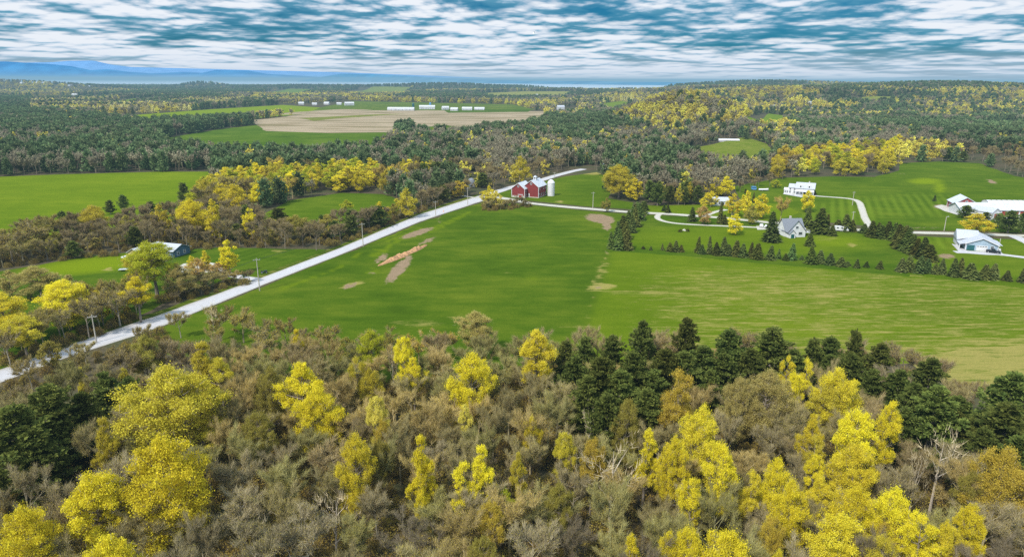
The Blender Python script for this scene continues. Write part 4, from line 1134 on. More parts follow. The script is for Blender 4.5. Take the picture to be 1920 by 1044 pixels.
def small_house(name, label, px, py, L, W, e, r, rot, wall, roof, wins=(), dr=None, group=None, cat='house'):
    t = thing(name, label, cat, gz(px, py), math.radians(rot), group)
    walls_bm(L, W, e, r).build('wall', M[wall], t); roof_bm(L, W, e, r, .4).build('roof', M[roof], t)
    for f, u in wins: window(t, f, L, W, u, .9, 1.1, 1.2)
    if dr is not None: door(t, 'y-', L, W, dr, 1, 2, 'dark')
    return t
small_house('white_bungalow', 'low white bungalow with pale roof, half hidden by yellow trees above the gravel lane', 1350, 384, 10.5, 7, 2.8, 4.6, -6, 'white_boards', 'pale_roof', (('y-', -3.5), ('y-', -1), ('y-', 3.4)), 1.2)
small_house('white_cottage', 'small white-roofed house deep in the dark trees beyond the barns', 1140, 318, 9, 7, 3, 5.2, 20, 'white_boards', 'white', (('y-', -2),), 1)
small_house('long_shed', 'long low white shed along the top edge of the hillside meadow', 1366, 267, 24, 6, 2.6, 4, -4, 'white', 'white', (('y-', -4), ('y-', 4)), 0, cat='shed')

def round_house():
    t = thing('round_house', 'white round building with a grey domed roof, in dark trees left of the barns', 'building', gz(884, 350))
    b = MB(); b.lathe([(2.9, 0), (2.9, 2.6)], 20); b.build('wall', M['white'], t)
    d = MB(); d.lathe([(3.2, 2.6), (3.1, 3.4), (2.5, 4.8), (1.4, 5.7), (.3, 6.1)], 20); d.build('dome', M['grey_roof'], t)
    w = MB(); w.box(-.5, .5, -3.0, -2.8, .9, 1.9); w.build('window', M['glass'], t)
round_house()

# ------------------------------------------------------------------ vehicles and small things
def wheel_set(t, xs, y, r, w=.24):
    for x in xs:
        for s in (-1, 1):
            m = MB(); V = []; n = 14
            prof = [(r * .55, -w / 2), (r, -w / 2), (r, w / 2), (r * .55, w / 2)]
            for rr, yy in prof:
                for k in range(n): a = 6.283 * k / n; V.append((x + rr * math.cos(a), s * y + yy, r + rr * math.sin(a)))
            m.add(V, [(i * n + k, i * n + (k + 1) % n, ((i + 1) % 4) * n + (k + 1) % n, ((i + 1) % 4) * n + k) for i in range(4) for k in range(n)])
            o = m.build('wheel', M['dark'], t)
            h = MB(); h.tube([(x, s * y - w * .4, r), (x, s * y + w * .4, r)], [r * .56] * 2, 12, cap=True); h.build('rim', M['silver'], o)

def prism_y(mb, prof, y0, y1, mi=0):
    n = len(prof); mb.add([(x, y0, z) for x, z in prof] + [(x, y1, z) for x, z in prof], [tuple(range(n)), tuple(range(n, 2 * n))[::-1]] + [(i, i + n, (i + 1) % n + n, (i + 1) % n) for i in range(n)], mi)

def pickup(name, label, px, py, rot, paint, z=.06):
    t = thing(name, label, 'vehicle', gz(px, py, z), math.radians(rot))
    b = MB(); prism_y(b, [(-2.7, .5), (2.65, .5), (2.75, .85), (2.6, 1.08), (.95, 1.15), (.95, 1.15), (-2.7, 1.15)], -.95, .95); b.build('body', M[paint], t)
    c = MB(); prism_y(c, [(-.75, 1.15), (1.05, 1.15), (.35, 1.85), (-.65, 1.85)], -.82, .82); co = c.build('cab', M[paint], t)
    g = MB(); prism_y(g, [(-.62, 1.2), (.85, 1.2), (.3, 1.72), (-.56, 1.72)], -.835, .835); g.build('side_glass', M['glass'], co)
    d = MB(); d.add([(.42, -.7, 1.8), (1.02, -.74, 1.2), (1.02, .74, 1.2), (.42, .7, 1.8)], [(0, 1, 2, 3)]); d.build('windscreen', M['glass'], co)
    q = MB(); q.box(-2.6, -.85, -.8, .8, 1.152, 1.16); q.build('bed', M['dark'], t)
    for s in (-1, 1):
        h = MB(); h.box(2.6, 2.74, s * .68 - .16, s * .68 + .16, .8, 1.0); h.build('headlight', M['white'], t)
    u = MB(); u.box(2.7, 2.86, -.9, .9, .48, .68); u.build('bumper', M['silver'], t)
    wheel_set(t, (-1.75, 1.75), .84, .38)
    return t
pickup('pickup_truck', 'black pickup truck parked outside the pale blue house', 1862, 474.5, -38, 'black_paint')

def car(name, label, px, py, rot, paint, z=.06):
    t = thing(name, label, 'vehicle', gz(px, py, z), math.radians(rot))
    b = MB(); prism_y(b, [(-2.15, .4), (2.15, .4), (2.2, .7), (2.0, .88), (.95, .98), (-1.75, 1.0), (-2.15, .85)], -.87, .87); b.build('body', M[paint], t)
    c = MB(); prism_y(c, [(-1.6, 1.0), (1.0, .97), (.35, 1.5), (-1.1, 1.52)], -.74, .74); co = c.build('cabin', M[paint], t)
    g = MB(); prism_y(g, [(-1.4, 1.02), (.82, 1.0), (.3, 1.43), (-1.05, 1.44)], -.755, .755); g.build('side_glass', M['glass'], co)
    d = MB(); d.add([(.4, -.66, 1.47), (.98, -.7, 1.01), (.98, .7, 1.01), (.4, .66, 1.47)], [(0, 1, 2, 3)]); d.build('windscreen', M['glass'], co)
    for s in (-1, 1):
        h = MB(); h.box(2.08, 2.2, s * .6 - .17, s * .6 + .17, .66, .82); h.build('headlight', M['silver'], t)
    wheel_set(t, (-1.35, 1.35), .78, .33)
car('parked_car', 'white car parked on the gravel turnaround, just left of the large spruce', 1427.5, 425.5, 70, 'white')
car('parked_car', 'white car close against the large spruce, next to the other car', 1437.5, 427, 60, 'white')

def trailer(name, label, px, py, rot, L, Wd, Ht, mat, cat='trailer'):
    t = thing(name, label, cat, gz(px, py, .02), math.radians(rot))
    b = MB(); h = L / 2
    prism_y(b, [(-h, .55), (h, .55), (h + .12, 1.2), (h * .86, .55 + Ht), (-h * .94, .55 + Ht), (-h - .05, 1.0)], -Wd / 2, Wd / 2); b.build('body', M[mat], t)
    for x in np.linspace(-h * .6, h * .6, 3):
        w = MB(); w.box(x - .4, x + .4, -Wd / 2 - .03, -Wd / 2 + .02, .55 + Ht * .5, .55 + Ht * .8); w.build('window', M['glass'], t)
    d = MB(); d.tube([(h, -.5, .5), (h + 1.3, 0, .45), (h, .5, .5)], [.06] * 3, 5); d.build('drawbar', M['dark'], t)
    wheel_set(t, (-.4, .4), Wd / 2 - .1, .33)
trailer('camper', 'long white camper trailer between the spruces on the right lawn', 1577, 433.5, -12, 6.6, 2.3, 2.0, 'white', 'camper')
trailer('box_trailer', 'small blue-sided box trailer left of the covered boat', 1413, 356.5, -5, 3.0, 2.0, 2.0, 'blue_paint')

def boat():
    t = thing('boat', 'white boat under a cover beside the blue box trailer', 'boat', gz(1431, 358), math.radians(-8))
    b = MB(); V = []; F = []
    st = [(-3, .9, .9), (-1.5, 1.1, .95), (0, 1.15, 1.0), (1.5, 1.0, 1.1), (2.6, .55, 1.25), (3.3, .05, 1.4)]
    for x, w, z in st: V += [(x, -w, z), (x, -w * .7, .5), (x, 0, .35), (x, w * .7, .5), (x, w, z), (x, 0, z + .55)]
    for i in range(len(st) - 1):
        for k in range(6): a = i * 6 + k; c = i * 6 + (k + 1) % 6; F.append((a, c, c + 6, a + 6))
    F.append((0, 1, 2, 3, 4, 5)); b.add(V, F); b.build('hull', M['white'], t)
    tr = MB(); tr.box(-2.6, 2.4, -.6, -.5, .25, .36); tr.box(-2.6, 2.4, .5, .6, .25, .36); tr.tube([(2.4, 0, .3), (4.2, 0, .4)], [.06, .06], 5); tr.build('boat_trailer', M['dark'], t)
    wheel_set(t, (-.9,), 1.0, .3)
boat()

def garden_tractor():
    t = thing('garden_tractor', 'small dark garden tractor standing on grass beside the road pole', 'tractor', gz(495, 512, .014), math.radians(20))
    b = MB(); prism_y(b, [(-.1, .45), (1.25, .45), (1.3, .8), (1.15, .98), (.1, 1.0), (-.1, .8)], -.36, .36); b.build('bonnet', M['black_paint'], t)
    s = MB(); s.box(-.95, -.35, -.28, .28, .62, .74); s.box(-.98, -.88, -.28, .28, .74, 1.15); s.build('seat', M['dark'], t)
    f = MB(); f.box(-1.1, .1, -.5, .5, .4, .55); f.build('chassis', M['green_paint'], t)
    w = MB(); w.tube([(0, 0, 1.0), (-.22, 0, 1.2)], [.03] * 2, 5); w.tube([(-.22 + .08 * math.sin(k * .7) * 0, .2 * math.cos(k * .698), 1.2 + .2 * math.sin(k * .698)) for k in range(10)], [.025] * 10, 4); w.build('steering_wheel', M['dark'], t)
    wheel_set(t, (-.75,), .58, .42, .3); wheel_set(t, (.95,), .48, .26, .2)
garden_tractor()

def bin_():
    t = thing('wheeled_bin', 'dark green wheeled bin standing on the short driveway by the road', 'bin', gz(457, 520.5, .06), .3)
    b = MB(); b.add([(-.3, -.35, .06), (.3, -.35, .06), (.3, .35, .06), (-.3, .35, .06), (-.4, -.45, 1.3), (.4, -.45, 1.3), (.4, .45, 1.3), (-.4, .45, 1.3)], [(3, 2, 1, 0), (0, 1, 5, 4), (1, 2, 6, 5), (2, 3, 7, 6), (3, 0, 4, 7), (4, 5, 6, 7)]); b.build('body', M['green_paint'], t)
    l = MB(); l.box(-.44, .44, -.5, .5, 1.3, 1.42); l.build('lid', M['green_paint'], t)
    wheel_set(t, (0,), .42, .13, .08)
bin_()

def tank():
    t = thing('propane_tank', 'upright white gas tank on the lawn below the tan end of the slate-blue house', 'tank', gz(258, 518))
    b = MB(); b.lathe([(.1, .15), (.6, .3), (.65, .6), (.65, 2.2), (.5, 2.6), (.15, 2.75)], 14); b.build('shell', M['white'], t)
    f = MB(); f.lathe([(.55, 0), (.55, .25)], 14); f.build('base', M['stone'], t)
tank()
def table(label, px, py, rot, L=3.2, W=2.2, mat='silver'):
    t = thing('garden_table', label, 'table', gz(px, py, .014), rot); a = MB(); a.box(-L / 2, L / 2, -W / 2, W / 2, .72, .8); a.build('tabletop', M[mat], t)
    for sx in (-1, 1):
        for sy in (-1, 1): l = MB(); l.box(sx * L * .42 - .06, sx * L * .42 + .06, sy * W * .4 - .06, sy * W * .4 + .06, 0, .72); l.build('leg', M['dark'], t)
table('grey garden table beside the tan end wall of the slate-blue house', 232, 508, .2)
def cone(px, py, label, z=.05):
    t = thing('traffic_cone', label, 'cone', gz(px, py, z)); b = MB(); b.box(-.3, .3, -.3, .3, 0, .06); b.build('base', M['orange'], t)
    c = MB(); c.lathe([(.26, .06), (.05, 1.0)], 12); co = c.build('body', M['orange'], t); w = MB(); w.lathe([(.185, .42), (.145, .6)], 12); w.build('band', M['white'], co)
cone(831.5, 397, 'orange traffic cone on the pale road below the junction')

def mound():
    """long heap of orange wood chips lying in the field"""
    a = P(708, 499)[:2]; b = P(802, 459)[:2]; d = b - a; Ld = np.linalg.norm(d); d /= Ld; nrm = np.array([-d[1], d[0]])
    m = MB(); n, k = 40, 11; V = []; F = []
    for i in range(n + 1):
        t = i / n; wd = 4.2 * math.sin(math.pi * min(1, t * 1.02)) ** .5 * (.65 + .7 * fbm(np.array(t * 9.), np.array(2.), 3)); ht = 1.3 * math.sin(math.pi * t) ** .6 * (.4 + fbm(np.array(t * 14.), np.array(9.), 4))
        for j in range(k):
            s = j / (k - 1) * 2 - 1; p = a + d * Ld * t + nrm * s * wd * .5
            V.append((p[0], p[1], .02 + ht * max(0, 1 - s * s) * (.7 + .6 * float(vnoise(np.array(p[0] * 1.3), np.array(p[1] * 1.3), 5)))))
    for i in range(n):
        for j in range(k - 1): q = i * k + j; F.append((q, q + 1, q + k + 1, q + k))
    m.add(V, F); tag(m.build('wood_chip_heap', M['chips']), 'long low heap of orange wood chips on the field beside the road', 'heap')
mound()

def rock_(px, py, w, h, label, seed):
    rng = np.random.default_rng(seed); m = MB(); n, k = 10, 6; V = []; F = []
    for j in range(k):
        f = j / (k - 1) * math.pi / 2
        for i in range(n):
            a = 6.283 * i / n; rr = w / 2 * math.cos(f) * (1 + .18 * rng.normal()); V.append((rr * math.cos(a) * 1.3, rr * math.sin(a), h * math.sin(f) * (1 + .1 * rng.normal())))
    for j in range(k - 1):
        for i in range(n): F.append((j * n + i, j * n + (i + 1) % n, (j + 1) * n + (i + 1) % n, (j + 1) * n + i))
    m.add(V, F); o = m.build('boulder', M['rock']); o.location = gz(px, py, .0); tag(o, label, 'rock')
rock_(1282.5, 432.5, 1.4, .8, 'pale boulder lying between two dark round bushes on the lawn', 3)

# ------------------------------------------------------------------ poles and lines
def pole(px, base, top, label, group='wooden utility poles', arm=True, lamp=False):
    p = P(px, base); d = math.hypot(p[1], CAM_H); a = ray(px, top); k = p[1] / a[1]; h = CAM_H + a[2] * k
    t = thing('utility_pole', label, 'pole', (float(p[0]), float(p[1]), 0), .4, group)
    b = MB(); b.tube([(0, 0, 0), (0, 0, h)], [.2, .13], 8, cap=True); b.build('shaft', M['pole'], t)
    if arm:
        c = MB(); c.box(-1.2, 1.2, -.07, .07, h - .75, h - .6); co = c.build('crossarm', M['pole'], t)
        for x in (-1.05, -.4, .4, 1.05):
            i = MB(); i.lathe([(.05, h - .6), (.08, h - .5), (.05, h - .38)], 6, (x, 0)); i.build('insulator', M['silver'], co)
    if lamp:
        l = MB(); l.tube([(0, 0, h - .4), (1.2, 0, h - .1)], [.05, .04], 5); lo = l.build('lamp_arm', M['silver'], t)
        q = MB(); q.box(1.0, 1.7, -.2, .2, h - .2, h - .05); q.build('lamp_head', M['white'], lo)
    return np.array([p[0], p[1], h - .5])
PT1 = pole(487, 545, 484, 'nearest wooden utility pole, by the driveway mouth on the pale road')
PT2 = pole(681, 462, 418, 'second wooden utility pole along the pale road, beside the dark hedgerow')
PT3 = pole(817, 405, 377, 'third wooden utility pole along the pale road, by the orange cone')
PT4 = pole(877, 384, 351, 'wooden utility pole at the road junction near the domed round building')
PT5 = pole(1111.5, 391, 360, 'wooden utility pole beside the gravel lane right of the silo')
pole(1040, 333, 323, 'short distant utility pole on the road behind the silo')
pole(1598, 385, 359, 'pale utility pole standing by the bend of the farmhouse drive')
pole(1598.5, 414, 396, 'pale utility pole on the mown grass left of the curved drive')
pole(1770, 433, 406, 'pale pole with a lamp beside the lane, left of the round golden tree', lamp=True, arm=False)
pole(1873, 463, 447, 'thin pole on the lawn right of the pale blue house', arm=False)
PT0 = np.array([*P(180, 640)[:2], 10.3]); 
def cable(a, b, label):
    m = MB()
    for off in (-.9, .9):
        pts = []
        for i in range(15):
            t = i / 14; p = a * (1 - t) + b * t; pts.append((p[0] + off * .4, p[1] + off * .9, p[2] - 4 * 1.1 * t * (1 - t)))
        m.tube(pts, [.02] * 15, 3)
    tag(m.build('power_line', M['dark']), label, 'cable', 'power lines along the road')
cable(PT1, PT2, 'pair of thin power lines between the nearest and second poles of the road')
cable(PT2, PT3, 'pair of thin power lines between the second and third poles of the road')
cable(PT3, PT4, 'pair of thin power lines from the cone up to the junction pole')
pole(181, 642, 590, 'utility pole hidden among the roadside trees at lower left')
cable(PT0, PT1, 'pair of thin power lines over the scrub from the lower left pole')

# ------------------------------------------------------------------ distant farm and houses
def far_house(px, py, wpx, label, roof='white', name='distant_house', cat='house', rot=None, hh=None, deep=.7):
    p = PT(px, py); D = math.hypot(p[0], p[1]); L = max(6, wpx * D / FPX); W = max(6, min(12, L * deep)); e = hh or min(4.5, max(2.6, L * .3)); r = e + W * .3
    m = walls_bm(L, W, e, r); roof_bm(L, W, e, r, .4, .3, m, mi=1)
    for u in np.linspace(-L * .35, L * .35, 3 if L < 20 else 6): on_face(m, 'y-', L, W, u - .5, u + .5, 1, 2.4, .0, .06, mi=2)
    o = m.build(name, [M['far_white'], M['far_white' if roof == 'white' else roof], M['glass']]); o.location = p; o.rotation_euler = (0, 0, math.radians(rot if rot is not None else (px * 7) % 36 - 18))
    return tag(o, label, cat, 'distant white buildings')
FAR = [
 (752, 207.5, 48, 'long low white barn, leftmost of the distant farm beyond the tan field', 'white', 'distant_barn', 'barn', -3, 4),
 (801, 205, 28, 'tallest white barn of the distant farm, right of its blue silo', 'white', 'distant_barn', 'barn', 4, 6),
 (835, 206, 12, 'white barn of the distant farm, half behind a yellow tree', 'white', 'distant_barn', 'barn', 20, 5),
 (852, 208, 13, 'small white shed in the middle of the distant farm', 'white', 'distant_barn', 'shed', -8, 4),
 (876, 207, 18, 'white shed right of the middle of the distant farm', 'white', 'distant_barn', 'shed', -3, 4),
 (899, 206.5, 18, 'rightmost white shed of the distant farm', 'white', 'distant_barn', 'shed', -2, 3),
 (655, 198, 16, 'white gabled farmhouse left of the distant farm, by the tan field', 'white', 'distant_house', 'house', 24, 6),
 (565, 196.5, 9, 'white house leftmost in the row beyond the bright far field', 'white'), (590, 197.5, 8, 'white house second in the row beyond the bright far field', 'white'),
 (613, 196.5, 9, 'white house third in the row beyond the bright far field', 'white'), (636, 197, 8, 'white house last in the row beyond the bright far field', 'white'),
 (404, 172, 44, 'very long low white greenhouse in the distance before the lake', 'white', 'distant_greenhouse', 'greenhouse', 0, 5), (359, 173, 9, 'white house just left of the very long distant greenhouse', 'white'),
 (142, 179.5, 10, 'white building before a clump of dark pines in the far left woods', 'white'), (42, 157.5, 8, 'white house leftmost on the far wooded rise before the lake', 'white'),
 (76, 156.5, 12, 'large white house on the far wooded rise before the lake', 'white'), (104, 157, 5, 'small white house right of the large one on the far left rise', 'white'), (132, 162, 6, 'pale roofed house in the far left woods below the lake', 'pale_roof'),
 (169, 163.5, 6, 'tiny pale house in the far left woods, right of a pale roofed one', 'pale_roof'),
 (1051, 206, 13, 'pale grey house between two tall dark pines right of the tan field', 'pale_roof', 'distant_house', 'house', 10, 7),
 (1012, 184, 7, 'white building at left of the distant village in the woods', 'white'), (1022, 183, 7, 'white building in the middle of the distant village in the woods', 'white'), (1032, 184, 6, 'white building at right of the distant village in the woods', 'white'), (1006, 179, 4, 'tiny white house above the distant village in the woods', 'white'),
 (1094, 182, 6, 'white house alone in the woods left of the yellow hill', 'white'), (1242, 185, 6, 'pale house behind the crest of the yellow hill', 'pale_roof'),
 (1288, 193, 8, 'left of three white houses behind the yellow hill', 'white'), (1297, 192, 9, 'middle of three white houses behind the yellow hill', 'white'), (1304, 193, 7, 'right of three white houses behind the yellow hill', 'white'),
 (1452, 200, 8, 'white house in the woods below the yellow ridge', 'white'), (1526, 207, 10, 'white house by the small distant green field', 'white'), (1531, 210, 7, 'white annexe house right beside the small distant green field', 'pale_roof'), (1557, 209, 14, 'long pale building right of the small distant green field', 'pale_roof'), (1518, 194.5, 7, 'pale house above the small distant green field', 'pale_roof'),
 (1686, 225, 6, 'tiny white house in the dark woods right of centre', 'white'),
]
for f in FAR: far_house(f[0], f[1], f[2], f[3], *f[4:8], hh=f[8] if len(f) > 8 else None)
def far_silo(px, py, w, h, mat, label):
    p = PT(px, py); t = thing('distant_silo', label, 'silo', p, 0, 'distant farm silos'); b = MB(); b.lathe([(w / 2, 0), (w / 2, h * .85)], 14); b.build('barrel', M[mat], t)
    d = MB(); d.lathe([(w / 2 + .1, h * .85), (w * .3, h * .97), (.1, h)], 14); d.build('dome', M[mat], t)
far_silo(775, 204.5, 6, 15, 'teal', 'dark teal silo between the long and tall barns of the distant farm')
far_silo(807, 203.5, 5, 15, 'blue_paint', 'blue silo behind the tallest white barn of the distant farm')

# ------------------------------------------------------------------ a white bird in the sky
def bird():
    d = ray(1001.5, 63.5); k = 150.0; loc = np.array([0, 0, CAM_H]) + d / np.linalg.norm(d) * k
    t = thing('bird', 'white bird flying with raised wings against the clouds', 'bird', loc, math.radians(200))
    m = MB(); V = []; F = []; n = 8
    st = [(-.32, .01, 0), (-.22, .05, 0), (-.05, .085, 0), (.12, .075, .01), (.22, .05, .03), (.29, .045, .04), (.35, .008, .035)]
    for x, r, z in st:
        for k in range(n): a = 6.283 * k / n; V.append((x, r * math.cos(a), z + r * math.sin(a)))
    for i in range(len(st) - 1):
        for k in range(n): F.append((i * n + k, i * n + (k + 1) % n, (i + 1) * n + (k + 1) % n, (i + 1) * n + k))
    o = len(V)
    V += [(-.3, 0, .01), (-.55, -.1, .01), (-.58, 0, .0), (-.55, .1, .01)]; F += [(o, o + 1, o + 2), (o, o + 2, o + 3)]
    for s, (ty, tz) in ((-1, (.55, .30)), (1, (.42, .52))):
        o = len(V); V += [(.12, s * .05, .04), (-.1, s * .05, .04), (.16, s * ty * .5, .04 + tz * .6), (-.08, s * ty * .5, .04 + tz * .55), (-.1, s * ty, .04 + tz), (-.16, s * ty * .95, .04 + tz * .93)]
        F += [(o, o + 2, o + 3, o + 1), (o + 2, o + 4, o + 5, o + 3)]
    m.add(V, F); m.build('body', M['feather'], t)
bird()
import re

# ------------------------------------------------------------------ trees one can tell apart
KEYS = {k: [p for p in PROTO if p.startswith(k)] for k in ('leafy_near_dome', 'leafy_near_oval', 'leafy_near_pyramid', 'leafy_near_round', 'leafy_mid', 'bare_near', 'bare_mid', 'pine_near', 'pine_mid', 'spruce', 'shrub', 'snag')}
TONE = {   # colours multiplied onto the young-leaf material
    'bright yellow': (1.0, .98, 1.0), 'golden': (.95, .92, 1.2), 'dull gold': (.74, .66, 1.6), 'olive-yellow': (.74, .72, 1.3), 'pale yellow': (.92, .90, 3.0),
    'olive': (.46, .46, 1.6), 'lime-yellow': (.62, .74, .9), 'pale olive': (.60, .58, 3.2), 'russet': (.68, .54, 3.0)}
BTONE = {'olive-brown': (1.0, .98, .66), 'grey-brown': (.99, .97, .80), 'pale grey': (1.14, 1.13, 1.02), 'russet-brown': (1.02, .93, .68), 'mossy brown': (.94, 1.0, .55), 'dark brown': (.68, .65, .62), 'straw-brown': (1.35, 1.22, .70)}
SPOTS = []           # occupied ground: x, y, radius
PLACED = {'yellow': 0, 'bare': 0, 'pine': 0}
SHN = {'dome': 'dome-crowned', 'oval': 'oval-crowned', 'pyramid': 'pointed', 'round': 'round-crowned'}
LAND = []            # landmarks of the near wood: x, y, short name

def hsz(px_w, p, h):
    return px_w / FPX * math.sqrt(p[0] ** 2 + p[1] ** 2 + (CAM_H - h * .7) ** 2)

def near_yellow(tx, ty, wpx, shape, tone, where, h=16):
    """a tree in young leaf whose top shows at tx, ty"""
    h += 1.5; p = P(tx, ty, h); p[2] = 0; w = hsz(wpx, p, h) * (.94 if tx < 1250 else .88)
    ks = KEYS['leafy_near_' + shape]; key = ks[int(tx + ty) % len(ks)]
    grow('budding_tree', key, tuple(p), h, w, (tx * .37) % 6.28, where, 'tree', 'budding trees of the near wood', TONE[tone], (.8, .75, .7))
    SPOTS.append((p[0], p[1], w * .40)); PLACED['yellow'] += 1
    LAND.append((p[0], p[1], where))

